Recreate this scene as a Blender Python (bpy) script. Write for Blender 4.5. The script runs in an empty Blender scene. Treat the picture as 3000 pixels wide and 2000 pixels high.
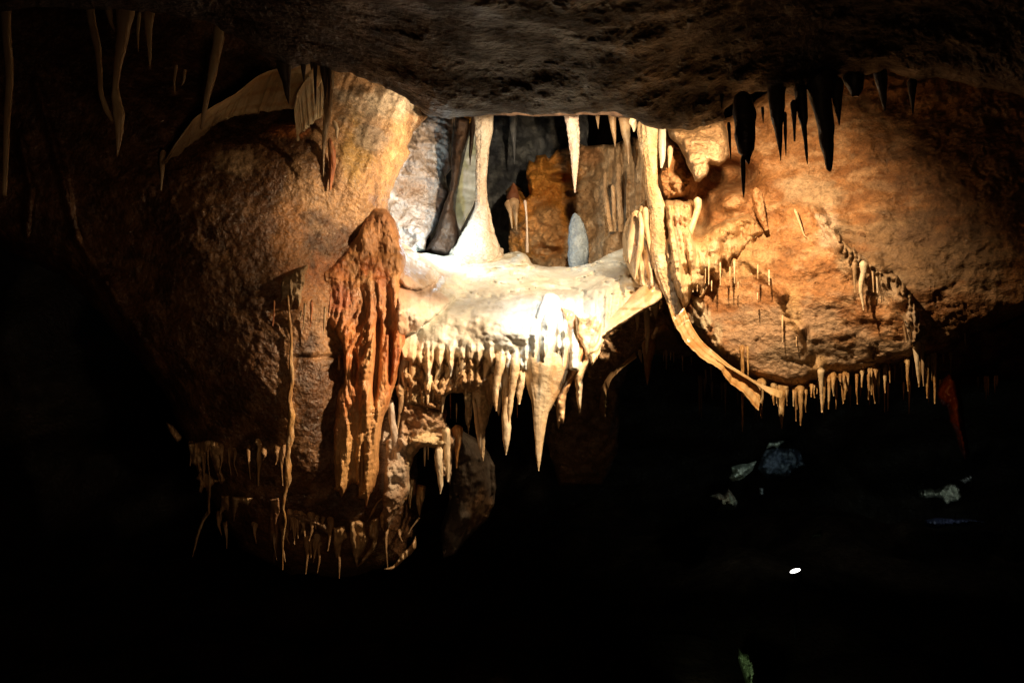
import bpy, math, random
import numpy as np
from mathutils import Vector

# ------------------------------------------------------------------ camera, world, lights
S = bpy.context.scene
C = S.collection
F = 2917.0            # focal length in photo pixels (35 mm on 36 mm, 3000 px wide)
CAMZ = 1.6

def P(px, py, Y):
    """point of the cave seen at photo pixel (px, py), Y metres in front of the viewer"""
    return ((px - 1500.0) / F * Y, Y, CAMZ - (py - 1000.0) / F * Y)

cam_d = bpy.data.cameras.new('camera'); cam = bpy.data.objects.new('camera', cam_d); C.objects.link(cam)
cam.location = (0, 0, CAMZ); cam.rotation_euler = (math.radians(90), 0, 0)
cam_d.lens = 35; cam_d.sensor_width = 36; cam_d.clip_start = 0.05; cam_d.clip_end = 200
S.camera = cam
S.render.resolution_x = 1024; S.render.resolution_y = 682

W = bpy.data.worlds.new("World"); S.world = W; W.use_nodes = True
W.node_tree.nodes['Background'].inputs[0].default_value = (1.0, 0.62, 0.35, 1)
W.node_tree.nodes['Background'].inputs[1].default_value = 0.0006
S.view_settings.view_transform = 'Standard'; S.view_settings.look = 'None'
S.view_settings.exposure = 0; S.view_settings.gamma = 1

def point(name, px, py, Y, power, col, size=0.04):
    d = bpy.data.lights.new(name, 'POINT'); d.energy = power; d.color = col; d.shadow_soft_size = size
    o = bpy.data.objects.new(name, d); C.objects.link(o); o.location = P(px, py, Y); return o

def spot(name, a, b, power, col, ang, blend=0.5, size=0.03):
    d = bpy.data.lights.new(name, 'SPOT'); d.energy = power; d.color = col; d.shadow_soft_size = size
    d.spot_size = math.radians(ang); d.spot_blend = blend
    o = bpy.data.objects.new(name, d); C.objects.link(o); o.location = P(*a)
    v = Vector(P(*b)) - Vector(P(*a)); o.rotation_euler = v.to_track_quat('-Z', 'Y').to_euler(); return o

WARM = (1.0, 0.67, 0.36)
# halogen lamps hidden behind the black stalactites: rake the shelf, both walls and the niche
LAMP = (2165, 338, 4.2)
spot('warm_floodlight', LAMP, (1950, 900, 5.0), 140, WARM, 160, 0.8, 0.02)
spot('shelf_spotlight', (1880, 340, 4.4), (1690, 900, 5.05), 40, (1.0, 0.9, 0.76), 66, 0.95, 0.03)
spot('hot_spotlight', (1800, 336, 4.4), (1620, 900, 5.02), 105, (0.76, 0.90, 1.0), 32, 1.0, 0.03)
spot('left_wall_spotlight', (2150, 334, 4.22), (1130, 400, 5.0), 360, (1.0, 0.7, 0.42), 46, 1.0, 0.02)
spot('curtain_fill_spot', (2140, 345, 4.2), (1100, 1080, 4.85), 330, (1.0, 0.70, 0.42), 34, 1.0, 0.02)  # extra fill, added to brighten the red curtain
spot('fringe_fill_spot', (2120, 352, 4.15), (1590, 1190, 4.98), 300, (1.0, 0.74, 0.46), 33, 1.0, 0.02)  # extra fill, put in to lift the stalactites below the shelf
# halogen behind the lip for the back of the niche
spot('niche_spotlight', (1700, 322, 4.5), (1430, 540, 6.5), 115, (1.0, 0.74, 0.46), 92, 0.6, 0.02)
# cool lamps standing on the shelf at the foot of the column
point('cool_niche_lamp', 1285, 690, 5.75, 1.3, (0.62, 0.88, 1.0), 0.03)
spot('cool_spotlight', (1215, 640, 5.55), (1430, 740, 5.85), 16, (0.72, 0.93, 1.0), 80, 0.8, 0.03)
spot('cool_wall_spotlight', (1345, 725, 5.55), (1190, 660, 6.1), 20, (0.62, 0.9, 1.0), 90, 0.8, 0.03)
# unseen warm fill added behind the shelf to brighten the rock pillars underneath
spot('under_shelf_fill', (1850, 850, 5.78), (1820, 1150, 6.15), 24, WARM, 120, 0.8, 0.03)
# unseen fill lamps added near the viewer to lift the dark rock
point('viewer_fill', 1500, 1250, 1.0, 5.0, (1.0, 0.6, 0.3), 0.3)
spot('left_wall_fill_spot', (1500, 1700, 0.8), (760, 1200, 4.9), 42, (1.0, 0.6, 0.32), 60, 1.0, 0.15)
# distant passage lamps
spot('far_passage_lamp', (2275, 1300, 10.6), (2260, 1320, 12.0), 8, (0.8, 1.0, 0.95), 100, 0.8)
spot('far_rock_lamp', (2180, 1370, 10.6), (2150, 1370, 11.6), 6, (0.85, 1.0, 0.75), 110, 0.8)
spot('far_right_lamp', (2800, 1460, 10.6), (2780, 1450, 11.8), 8, (0.9, 1.0, 0.85), 90, 0.9)
spot('orange_niche_lamp', (2690, 1120, 6.0), (2760, 1130, 6.4), 1.2, (1.0, 0.35, 0.1), 100, 0.8)
point('floor_lamp_light', 2335, 1655, 8.95, 0.12, (1.0, 0.9, 0.8), 0.02)
spot('green_rock_spot', (2140, 1930, 8.4), (2180, 1950, 9.0), 5.0, (0.75, 1.0, 0.6), 90, 0.8)  # separate spot on the green rock, apart from the floor lamp

# ------------------------------------------------------------------ noise
_rng = np.random.RandomState(7)
_perm = np.concatenate([_rng.permutation(256)] * 3).astype(np.int32)
_g = _rng.normal(size=(256, 3)); _g /= np.linalg.norm(_g, axis=1)[:, None]

def perlin(x, y, z):
    x = np.asarray(x, float); y = np.asarray(y, float) + 0 * x; z = np.asarray(z, float) + 0 * x
    xi = np.floor(x).astype(np.int64); yi = np.floor(y).astype(np.int64); zi = np.floor(z).astype(np.int64)
    xf, yf, zf = x - xi, y - yi, z - zi
    xi &= 255; yi &= 255; zi &= 255
    u, v, w = [t * t * t * (t * (t * 6 - 15) + 10) for t in (xf, yf, zf)]
    r = 0
    for dx in (0, 1):
        for dy in (0, 1):
            for dz in (0, 1):
                h = _perm[_perm[_perm[xi + dx] + yi + dy] + zi + dz]
                g = _g[h]
                d = g[..., 0] * (xf - dx) + g[..., 1] * (yf - dy) + g[..., 2] * (zf - dz)
                r = r + d * (u if dx else 1 - u) * (v if dy else 1 - v) * (w if dz else 1 - w)
    return r * 1.6

def fbm(x, y, z, octv=4, gain=0.5):
    r, a = 0, 1.0
    for i in range(octv):
        r = r + a * perlin(x * 2 ** i + 17 * i, y * 2 ** i, z * 2 ** i + 5 * i); a *= gain
    return r

def billow(x, y, z, octv=4, gain=0.5):
    r, a = 0, 1.0
    for i in range(octv):
        r = r + a * np.abs(perlin(x * 2 ** i + 9 * i, y * 2 ** i, z * 2 ** i + 3 * i)); a *= gain
    return r

# ------------------------------------------------------------------ materials
def mat_rock(name, rough=0.5, bump=0.5, scale=30, fine=160, streak=0.0, spec=0.5, sss=0.0, speck=0.35, glint=0.0, dist=0.012):
    m = bpy.data.materials.new(name); m.use_nodes = True
    nt = m.node_tree; N = nt.nodes; L = nt.links; b = N['Principled BSDF']
    at = N.new('ShaderNodeAttribute'); at.attribute_name = 'Col'
    geo = N.new('ShaderNodeNewGeometry')
    mp = N.new('ShaderNodeMapping'); L.new(geo.outputs['Position'], mp.inputs['Vector'])
    mp.inputs['Scale'].default_value = (1, 1, 1 - streak)
    n1 = N.new('ShaderNodeTexNoise'); n1.inputs['Scale'].default_value = scale; n1.inputs['Detail'].default_value = 8
    n1.inputs['Roughness'].default_value = 0.62; n1.inputs['Distortion'].default_value = 0.6
    n2 = N.new('ShaderNodeTexNoise'); n2.inputs['Scale'].default_value = fine; n2.inputs['Detail'].default_value = 4
    v1 = N.new('ShaderNodeTexVoronoi'); v1.inputs['Scale'].default_value = scale * 1.7; v1.feature = 'F1'
    for n in (n1, n2, v1): L.new(mp.outputs[0], n.inputs['Vector'])
    # colour: attribute times mottling
    mr = N.new('ShaderNodeMapRange'); L.new(n1.outputs[0], mr.inputs[0])
    mr.inputs[1].default_value = 0.3; mr.inputs[2].default_value = 0.7
    mr.inputs[3].default_value = 1 - speck; mr.inputs[4].default_value = 1 + speck * 0.8
    mx = N.new('ShaderNodeVectorMath'); mx.operation = 'SCALE'
    L.new(at.outputs['Color'], mx.inputs[0]); L.new(mr.outputs[0], mx.inputs['Scale'])
    mr2 = N.new('ShaderNodeMapRange'); L.new(n2.outputs[0], mr2.inputs[0])
    mr2.inputs[1].default_value = 0.35; mr2.inputs[2].default_value = 0.65
    mr2.inputs[3].default_value = 1 - speck * 0.5; mr2.inputs[4].default_value = 1 + speck * 0.4
    mx2 = N.new('ShaderNodeVectorMath'); mx2.operation = 'SCALE'
    L.new(mx.outputs[0], mx2.inputs[0]); L.new(mr2.outputs[0], mx2.inputs['Scale'])
    L.new(mx2.outputs[0], b.inputs['Base Color'])
    # bump
    a1 = N.new('ShaderNodeMath'); a1.operation = 'MULTIPLY_ADD'
    L.new(v1.outputs['Distance'], a1.inputs[0]); a1.inputs[1].default_value = 0.35; L.new(n1.outputs[0], a1.inputs[2])
    a2 = N.new('ShaderNodeMath'); a2.operation = 'MULTIPLY_ADD'
    L.new(n2.outputs[0], a2.inputs[0]); a2.inputs[1].default_value = 0.28; L.new(a1.outputs[0], a2.inputs[2])
    bp = N.new('ShaderNodeBump'); bp.inputs['Strength'].default_value = bump; bp.inputs['Distance'].default_value = dist
    L.new(a2.outputs[0], bp.inputs['Height']); L.new(bp.outputs[0], b.inputs['Normal'])
    # wet / dry patches
    n3 = N.new('ShaderNodeTexNoise'); n3.inputs['Scale'].default_value = 7 if not glint else 90
    L.new(geo.outputs['Position'], n3.inputs['Vector'])
    mr3 = N.new('ShaderNodeMapRange'); L.new(n3.outputs[0], mr3.inputs[0])
    mr3.inputs[1].default_value = 0.35; mr3.inputs[2].default_value = 0.65
    mr3.inputs[3].default_value = max(0.08, rough - 0.18 - glint); mr3.inputs[4].default_value = min(1, rough + 0.2)
    L.new(mr3.outputs[0], b.inputs['Roughness'])
    b.inputs['Specular IOR Level'].default_value = spec
    if sss:
        b.inputs['Subsurface Weight'].default_value = sss
        b.inputs['Subsurface Radius'].default_value = (1.0, 0.55, 0.25)
        b.inputs['Subsurface Scale'].default_value = 0.02
    return m

M = {
    'ceiling': mat_rock('dark_ceiling_rock', 0.55, 0.8, 26, 120, streak=-0.3, speck=0.4, dist=0.03, spec=0.4),
    'wall': mat_rock('brown_wet_rock', 0.42, 0.8, 30, 150, speck=0.5, glint=0.2, dist=0.015, spec=0.6),
    'boulder': mat_rock('orange_rock', 0.55, 0.72, 26, 120, streak=-0.35, speck=0.38, dist=0.022, spec=0.35),
    'calcite': mat_rock('cream_calcite', 0.42, 0.55, 18, 90, speck=0.12, dist=0.012, spec=0.4),
    'flow': mat_rock('wet_flowstone', 0.42, 0.75, 30, 130, streak=0.6, speck=0.32, dist=0.016, spec=0.45),
    'drape': mat_rock('smooth_drapery', 0.36, 0.35, 12, 60, streak=0.6, speck=0.12, dist=0.01, spec=0.5),
    'crust': mat_rock('crusty_calcite', 0.55, 1.0, 30, 120, speck=0.2, dist=0.02, spec=0.3),
    'dark': mat_rock('shadowed_rock', 0.6, 0.8, 12, 60, speck=0.4, dist=0.03, spec=0.3),
}

# ------------------------------------------------------------------ mesh helpers
def to_mesh(name, verts, faces, mat, cols=None, smooth=True):
    me = bpy.data.meshes.new(name)
    verts = np.asarray(verts, np.float32); 
    me.vertices.add(len(verts)); me.vertices.foreach_set('co', verts.ravel())
    sizes = np.array([len(f) for f in faces], np.int32) if not isinstance(faces, np.ndarray) else np.full(len(faces), faces.shape[1], np.int32)
    flat = faces.ravel().astype(np.int32) if isinstance(faces, np.ndarray) else np.array([i for f in faces for i in f], np.int32)
    me.loops.add(len(flat)); me.loops.foreach_set('vertex_index', flat)
    me.polygons.add(len(sizes)); st = np.zeros(len(sizes), np.int32); st[1:] = np.cumsum(sizes)[:-1]
    me.polygons.foreach_set('loop_start', st); me.polygons.foreach_set('loop_total', sizes)
    me.update(calc_edges=True)
    me.polygons.foreach_set('use_smooth', np.full(len(sizes), smooth))
    if cols is not None:
        ca = me.color_attributes.new('Col', 'FLOAT_COLOR', 'POINT')
        c4 = np.ones((len(verts), 4), np.float32); c4[:, :3] = cols
        ca.data.foreach_set('color', c4.ravel())
    me.validate(); me.update()
    me.materials.append(mat)
    return me

def link(name, me, parent=None):
    o = bpy.data.objects.new(name, me); C.objects.link(o)
    if parent: o.parent = parent
    return o

def tag(o, label=None, cat=None, group=None, kind=None):
    if label: o['label'] = label
    if cat: o['category'] = cat
    if group: o['group'] = group
    if kind: o['kind'] = kind
    return o

def Z(ox, oy, s):
    """traced points -> photo pixels; keeps any further values, scales a 4th (radius)"""
    def f(pts, Y=None):
        out = []
        for p in pts:
            q = [ox + p[0] / s, oy + p[1] / s]
            out.append(tuple(q) + tuple(p[2:]))
        return out
    return f
zB = Z(750, 150, 3.92); zC = Z(1150, 300, 3.136); zD = Z(1800, 250, 3.136); zE = Z(2250, 150, 3.136)
zF = Z(750, 700, 3.92); zG = Z(1100, 900, 3.136); zH = Z(1700, 750, 3.136); zI = Z(2250, 700, 3.136)
zJ = Z(450, 1150, 2.24); zK = Z(0, 500, 2.24); zL = Z(1950, 1200, 1.96); zA = Z(0, 0, 3.136)

def mixc(a, b, t):
    t = np.clip(t, 0, 1)[:, None]; return a * (1 - t) + b * t

def colour(px, py, wx, wy, wz, pal, scale=3.0, blobs=(), seed=0, stretch=1.0):
    """pal: 3 albedos mixed by noise; blobs: (px, py, rx, ry, rgb, strength) stains with ragged outlines"""
    n = len(px); pal = [np.array(c, float) for c in pal]
    a = fbm(wx * scale + seed, wy * scale, wz * scale * stretch, 5, 0.6)
    b = fbm(wx * scale * 1.9 + 40 + seed, wy * scale * 1.9, wz * scale * 1.9 * stretch, 4, 0.6)
    c = np.tile(pal[0], (n, 1))
    c = mixc(c, np.tile(pal[1], (n, 1)), 0.5 + 1.5 * a)
    if len(pal) > 2: c = mixc(c, np.tile(pal[2], (n, 1)), 2.2 * (b - 0.12))
    for (bx, by, rx, ry, rgb, s) in blobs:
        d = np.sqrt(((px - bx) / rx) ** 2 + ((py - by) / ry) ** 2) + 0.5 * fbm(wx * 6 + bx, wy * 6, wz * 6 * stretch, 4, 0.6)
        c = mixc(c, np.tile(np.array(rgb, float), (n, 1)), s * np.clip((1.15 - d) / 0.5, 0, 1))
    return c

def densify(poly, L=9.0, jit=3.0, seed=0):
    out = []
    n = len(poly)
    for i in range(n):
        a = np.array(poly[i][:2], float); b = np.array(poly[(i + 1) % n][:2], float)
        k = max(1, int(np.hypot(*(b - a)) / L))
        for j in range(k): out.append(a + (b - a) * j / k)
    out = np.array(out)
    if jit:
        out[:, 0] += jit * fbm(out[:, 0] / 45 + seed, out[:, 1] / 45, 0 * out[:, 0], 3, 0.6) * 1.6
        out[:, 1] += jit * fbm(out[:, 0] / 45 + 50 + seed, out[:, 1] / 45, 0 * out[:, 0] + 3, 3, 0.6) * 1.6
    return out

def seg_dist(x, y, poly):
    """distance to polygon and nearest boundary point, inside flag"""
    a = poly; b = np.roll(poly, -1, axis=0)
    D = np.full(len(x), 1e9); NX = np.zeros(len(x)); NY = np.zeros(len(x)); ins = np.zeros(len(x), bool)
    ab = b - a; l2 = (ab ** 2).sum(1) + 1e-9
    CH = max(1, int(4e6 / len(a)))
    for s in range(0, len(x), CH):
        X = x[s:s + CH, None]; Yy = y[s:s + CH, None]
        t = np.clip(((X - a[:, 0]) * ab[:, 0] + (Yy - a[:, 1]) * ab[:, 1]) / l2, 0, 1)
        qx = a[:, 0] + t * ab[:, 0]; qy = a[:, 1] + t * ab[:, 1]
        d = (X - qx) ** 2 + (Yy - qy) ** 2
        k = d.argmin(1); r = np.arange(len(k))
        D[s:s + CH] = np.sqrt(d[r, k]); NX[s:s + CH] = qx[r, k]; NY[s:s + CH] = qy[r, k]
        cond = ((a[:, 1] > Yy) != (b[:, 1] > Yy)) & (X < (b[:, 0] - a[:, 0]) * (Yy - a[:, 1]) / (b[:, 1] - a[:, 1] + 1e-12) + a[:, 0])
        ins[s:s + CH] = cond.sum(1) % 2 == 1
    return D, NX, NY, ins

def tps(ctrl):
    c = np.array(ctrl, float); n = len(c)
    if n < 3: 
        m = c[:, 2].mean(); return lambda x, y: m + 0 * x
    xy = c[:, :2] / 500.0
    def U(r2): return r2 * np.log(r2 + 1e-12) * 0.5
    K = U(((xy[:, None] - xy[None]) ** 2).sum(-1)) + np.eye(n) * 0.01
    Pm = np.hstack([np.ones((n, 1)), xy]); A = np.zeros((n + 3, n + 3))
    A[:n, :n] = K; A[:n, n:] = Pm; A[n:, :n] = Pm.T
    w = np.linalg.lstsq(A, np.concatenate([c[:, 2], np.zeros(3)]), rcond=None)[0]
    def f(x, y):
        X = x / 500.0; Y = y / 500.0; r = w[n] + w[n + 1] * X + w[n + 2] * Y
        for i in range(n): r = r + w[i] * U((X - xy[i, 0]) ** 2 + (Y - xy[i, 1]) ** 2)
        return r
    return f

def relief(name, poly, ctrl, mat, pal, step=5, ew=50, er=0.15, th=0.3, disp=None, namp=0.03, nsc=5.0,
           jit=3, blobs=(), csc=3.0, stretch=1.0, seed=0, parent=None, shrink=0.92):
    """a solid body of rock: traced outline, its own depths, rounded rim, closed back"""
    pd = densify(poly, 9 if step < 8 else 16, jit, seed)
    x0, y0 = pd.min(0) - step; x1, y1 = pd.max(0) + step
    gx = np.arange(x0, x1 + step, step); gy = np.arange(y0, y1 + step, step)
    nx, ny = len(gx), len(gy)
    X, Y = np.meshgrid(gx, gy); X = X.ravel(); Y = Y.ravel()
    D, NX, NY, ins = seg_dist(X, Y, pd)
    idx = np.arange(nx * ny).reshape(ny, nx)
    q = np.stack([idx[:-1, :-1], idx[1:, :-1], idx[1:, 1:], idx[:-1, 1:]], -1).reshape(-1, 4)
    keep = ins[q].sum(1) >= 1
    keep &= (np.where(ins, 0, D)[q].max(1) < step * 1.5)
    q = q[keep]
    X = np.where(ins, X, NX); Y = np.where(ins, Y, NY); D = np.where(ins, D, 0)
    used = np.unique(q); remap = -np.ones(nx * ny, int); remap[used] = np.arange(len(used)); q = remap[q]
    X, Y, D = X[used], Y[used], D[used]
    dep = tps(ctrl)(X, Y)
    t = np.clip(1 - D / ew, 0, 1); dep = dep + er * (1 - np.sqrt(np.clip(1 - t * t, 0, 1)))
    wx, wz = (X - 1500) / F * dep, -(Y - 1000) / F * dep
    if namp:
        dep = dep - namp * (1.6 * fbm(wx * nsc + seed, dep * nsc, wz * nsc, 5, 0.55))
    if disp is not None: dep = dep - disp(X, Y, wx, dep, wz)
    wx, wz = (X - 1500) / F * dep, -(Y - 1000) / F * dep
    cols = colour(X, Y, wx, dep, wz, pal, csc, blobs, seed, stretch)
    V = np.stack([wx, dep, wz + CAMZ], 1)
    n = len(V); cen = V.mean(0)
    ray = cen - np.array([0, 0, CAMZ]); ray /= np.linalg.norm(ray)
    B = cen + (V - cen) * shrink; B[:, 1] = V[:, 1]; B = B + ray * th
    # boundary edges
    e = np.concatenate([q[:, [0, 1]], q[:, [1, 2]], q[:, [2, 3]], q[:, [3, 0]]])
    key = e.min(1).astype(np.int64) * n + e.max(1); u, inv, cnt = np.unique(key, return_inverse=True, return_counts=True)
    be = e[cnt[inv] == 1]
    side = np.stack([be[:, 1], be[:, 0], be[:, 0] + n, be[:, 1] + n], 1)
    faces = np.concatenate([q, q[:, ::-1] + n, side])
    me = to_mesh(name, np.concatenate([V, B]), faces, mat, np.concatenate([cols, cols]))
    return link(name, me, parent)

def tube(name, path, mat, pal, seg=18, lump=0.10, lsc=14, squash=1.0, flute=0.0, nfl=5, ring=0.0, ringf=60, stepm=0.012,
         seed=0, csc=8, parent=None, blobs=(), stretch=0.4, close0=True):
    """a round tapering body along a path of (px, py, Y, radius in photo px)"""
    pts = np.array([P(p[0], p[1], p[2]) for p in path]); rad = np.array([p[3] * p[2] / F for p in path])
    d = np.concatenate([[0], np.cumsum(np.linalg.norm(np.diff(pts, axis=0), axis=1))])
    n = max(4, min(160, int(d[-1] / stepm))); s = np.linspace(0, d[-1], n)
    # smooth cubic (pchip-like through linear + smoothing)
    def interp(v):
        r = np.interp(s, d, v)
        k = max(1, n // (len(path) * 3))
        if k > 1:
            pad = np.pad(r, (k, k), mode='reflect', reflect_type='odd'); ker = np.hanning(2 * k + 1); ker /= ker.sum()
            r = np.convolve(pad, ker, 'valid')
        return r
    c = np.stack([interp(pts[:, i]) for i in range(3)], 1); r = np.maximum(interp(rad), 0.0006); r = r * np.sqrt(np.clip(1 - (1 - np.clip((s + 0.002) / (rad[0] + 1e-6), 0, 1)) ** 2, 0.002, 1))
    tg = np.gradient(c, axis=0); tg /= np.linalg.norm(tg, axis=1)[:, None] + 1e-9
    ya = np.array([0, 1.0, 0]); sd = np.cross(tg, ya); sd /= np.linalg.norm(sd, axis=1)[:, None] + 1e-9
    up = np.cross(sd, tg)
    a = np.linspace(0, 2 * np.pi, seg, endpoint=False)
    ca, sa = np.cos(a), np.sin(a)
    base = c[:, None] + r[:, None, None] * (ca[None, :, None] * sd[:, None] + squash * sa[None, :, None] * up[:, None])
    bx, by, bz = base[..., 0], base[..., 1], base[..., 2]
    m = 1 + lump * 1.6 * fbm(bx * lsc + seed, by * lsc, bz * lsc * 0.6, 4, 0.55)
    if flute: m = m + flute * (billow(ca[None] * nfl * 0.5 + 0 * bx + seed, sa[None] * nfl * 0.5 + 0 * bx, bz * 1.5, 2) - 0.3)
    if ring: m = m + ring * np.sin(s[:, None] * ringf * (1 + 0.12 * perlin(s * 9, seed, 0))[:, None] + 1.2 * perlin(bx * 20, by * 20, bz * 6 + seed))
    off = base - c[:, None]; V = (c[:, None] + off * m[..., None]).reshape(-1, 3)
    i = np.arange(n - 1)[:, None] * seg; j = np.arange(seg)[None]; j2 = (j + 1) % seg
    q = np.stack([i + j, i + seg + j, i + seg + j2, i + j2], -1).reshape(-1, 4)
    faces = [tuple(f) for f in q]
    faces.append(tuple(range(seg - 1, -1, -1))); faces.append(tuple(range((n - 1) * seg, n * seg)))
    px = V[:, 0] / V[:, 1] * F + 1500; py = 1000 - (V[:, 2] - CAMZ) / V[:, 1] * F
    cols = colour(px, py, V[:, 0], V[:, 1], V[:, 2], pal, csc, blobs, seed, stretch)
    # wind outward
    me = to_mesh(name, V, faces, mat, cols)
    return link(name, me, parent)

def sheet(name, top, bot, mat, pal, nu=90, nv=40, wave=0.02, wf=6, thick=0.012, seed=0, blobs=(), csc=6, parent=None, ragged=0.0, stretch=0.5, bands=0.0):
    """a hanging drapery: a thin solid curtain between two traced curves of (px, py, Y)"""
    def res(c):
        w = np.array([P(*p[:3]) for p in c]); d = np.concatenate([[0], np.cumsum(np.linalg.norm(np.diff(w, axis=0), axis=1))])
        s = np.linspace(0, d[-1], nu); k = nu // 11
        ker = np.hanning(2 * k + 1); ker /= ker.sum(); out = []
        for i in range(3): out.append(np.convolve(np.pad(np.interp(s, d, w[:, i]), (k, k), mode='reflect', reflect_type='odd'), ker, 'valid'))
        return np.stack(out, 1)
    A, B = res(top), res(bot)
    v = np.linspace(0, 1, nv); u = np.linspace(0, 1, nu)
    if ragged: B = B + np.array([0, 0, 1.0]) * (ragged * fbm(u * 9 + seed, 0 * u, 0 * u, 3, 0.6))[:, None]
    Pt = A[None] * (1 - v[:, None, None]) + B[None] * v[:, None, None]
    fold = wave * (perlin(u * wf + seed, 0 * u, 0 * u) + 0.5 * perlin(u * wf * 2.3 + seed, 0 * u + 2, 0 * u) - 0.5 * np.abs(perlin(u * wf * 2.7 + seed, 0 * u + 5, 0 * u)))
    Pt[..., 1] += fold[None] * np.sin(np.pi * 0.5 * np.clip(v * 1.4, 0, 1))[:, None] * 2
    Pt[..., 1] += 0.004 * fbm(Pt[..., 0] * 25, Pt[..., 1] * 25 + seed, Pt[..., 2] * 25, 3)
    tk = thick * (1 - 0.5 * v)[:, None] * (1 + 0.3 * perlin(u * 20, 0 * u, seed + 0 * u))[None] + 0.0015
    tk = tk + (0.5 * thick * np.exp(-((v - 0.97) / 0.05) ** 2))[:, None]
    Fr = Pt.copy(); Bk = Pt.copy(); Fr[..., 1] -= tk / 2; Bk[..., 1] += tk / 2
    n = nu * nv; V = np.concatenate([Fr.reshape(-1, 3), Bk.reshape(-1, 3)])
    idx = np.arange(n).reshape(nv, nu)
    q = np.stack([idx[:-1, :-1], idx[1:, :-1], idx[1:, 1:], idx[:-1, 1:]], -1).reshape(-1, 4)
    rim = np.concatenate([idx[0, :], idx[1:, -1], idx[-1, -2::-1], idx[-2:0:-1, 0]])
    r2 = np.roll(rim, -1); side = np.stack([rim, r2, r2 + n, rim + n], 1)
    px = V[:, 0] / V[:, 1] * F + 1500; py = 1000 - (V[:, 2] - CAMZ) / V[:, 1] * F
    cols = colour(px, py, V[:, 0], V[:, 1], V[:, 2], pal, csc, blobs, seed, stretch)
    if bands:
        vv = np.tile(np.repeat(v, nu), 2); uu = np.tile(np.tile(u, nv), 2)
        st = np.clip(np.sin(vv * 17 + 1.6 * perlin(uu * 4, vv, 0 * uu)) * 1.4 - 0.5, 0, 1) * bands
        cols = cols * (1 - st[:, None] * np.array([0.25, 0.5, 0.7]))
    return link(name, to_mesh(name, V, np.concatenate([q, q[:, ::-1] + n, side]), mat, cols), parent)

# palettes (albedos)
BROWN = [(0.12, 0.056, 0.024), (0.06, 0.028, 0.012), (0.17, 0.09, 0.042)]
DARK = [(0.06, 0.035, 0.022), (0.035, 0.02, 0.014), (0.09, 0.055, 0.035)]
ORANGE = [(0.42, 0.21, 0.085), (0.28, 0.125, 0.045), (0.52, 0.31, 0.16)]
CREAM = [(0.72, 0.56, 0.36), (0.62, 0.43, 0.24), (0.78, 0.66, 0.48)]
WHITE = [(0.62, 0.63, 0.57), (0.54, 0.51, 0.43), (0.70, 0.72, 0.68)]
PINK = [(0.68, 0.58, 0.52), (0.58, 0.47, 0.40), (0.75, 0.68, 0.63)]
RED = [(0.52, 0.22, 0.08), (0.40, 0.13, 0.045), (0.6, 0.33, 0.15)]
TAN = [(0.46, 0.32, 0.19), (0.34, 0.22, 0.12), (0.58, 0.44, 0.28)]
GREY = [(0.34, 0.36, 0.38), (0.22, 0.24, 0.27), (0.45, 0.47, 0.48)]

# ------------------------------------------------------------------ the setting
#GROUND
def big_sheet(name, f, nu, nv, mat, pal, label, scale):
    u = np.linspace(0, 1, nu); v = np.linspace(0, 1, nv); Uu, Vv = np.meshgrid(u, v)
    x, y, z = f(Uu, Vv); V = np.stack([x.ravel(), y.ravel(), z.ravel()], 1)
    idx = np.arange(nu * nv).reshape(nv, nu)
    q = np.stack([idx[:-1, :-1], idx[1:, :-1], idx[1:, 1:], idx[:-1, 1:]], -1).reshape(-1, 4)
    cols = colour(V[:, 0] * 0, V[:, 0] * 0, V[:, 0], V[:, 1], V[:, 2], pal, scale)
    return tag(link(name, to_mesh(name, V, q, mat, cols)), label, kind='structure')

def floor_f(u, v):
    x = -12 + 26 * u; y = -3 + 22 * v
    z = -1.6 + 0.35 * fbm(x * 0.5, y * 0.5, 0 * x, 5) + 0.9 * np.clip((y - 8) / 8, 0, 1) ** 2
    return x, y, z
big_sheet('ground', floor_f, 160, 140, M['dark'], DARK, 'dark uneven cave floor far below the formations', 1.5)
def back_f(u, v):
    a = (u - 0.5) * math.pi * 1.1
    R = 14.0 + 0 * u
    x = 1.5 + R * np.sin(a) * 0.85; y = 1 + R * np.cos(a) + 0.7 * fbm(x * 0.5, v * 5, 0 * x, 5)
    z = -2.2 + 9 * v; x = x + 0.5 * fbm(z * .5, y * .4, x * .4 + 3, 4)
    return x, y, z
big_sheet('cave_wall', back_f, 220, 90, M['dark'], [(0.02, 0.012, 0.008), (0.012, 0.008, 0.005), (0.03, 0.02, 0.012)], 'black far wall of the cave chamber', 1.2)

# ceiling -----------------------------------------------------------
ceil_edge = [(-900, -900), (-900, 40), (-200, 60), (100, 20), (330, 30), (480, 40), (620, 70), (700, 110), (770, 165), (850, 205), (905, 185), (969, 205),
    (1036, 218), (1079, 238), (1120, 252), (1158, 272), (1194, 295), (1210, 306), (1250, 336), (1286, 342), (1341, 345),
    (1389, 340), (1447, 339), (1494, 332), (1560, 334), (1628, 330), (1740, 332), (1804, 330), (1836, 346), (1873, 358), (1896, 371),
    (1943, 378), (2004, 376), (2030, 381), (2055, 370), (2106, 360), (2125, 352), (2122, 326), (2150, 304), (2170, 280),
    (2250, 265), (2330, 285), (2420, 225), (2540, 215), (2600, 205), (2680, 235), (2740, 225), (2900, 260), (3100, 300), (3900, 420), (3900, -900)]
def ceil_disp(X, Y, wx, d, wz):
    r = 0.014 * (billow(wx * 8, d * 8, wz * 8, 6, 0.75) - 0.5)
    # creased plates
    r = r + 0.012 * np.abs(fbm(wx * 3 + 4, d * 5, wz * 9, 4))
    return r
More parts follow.
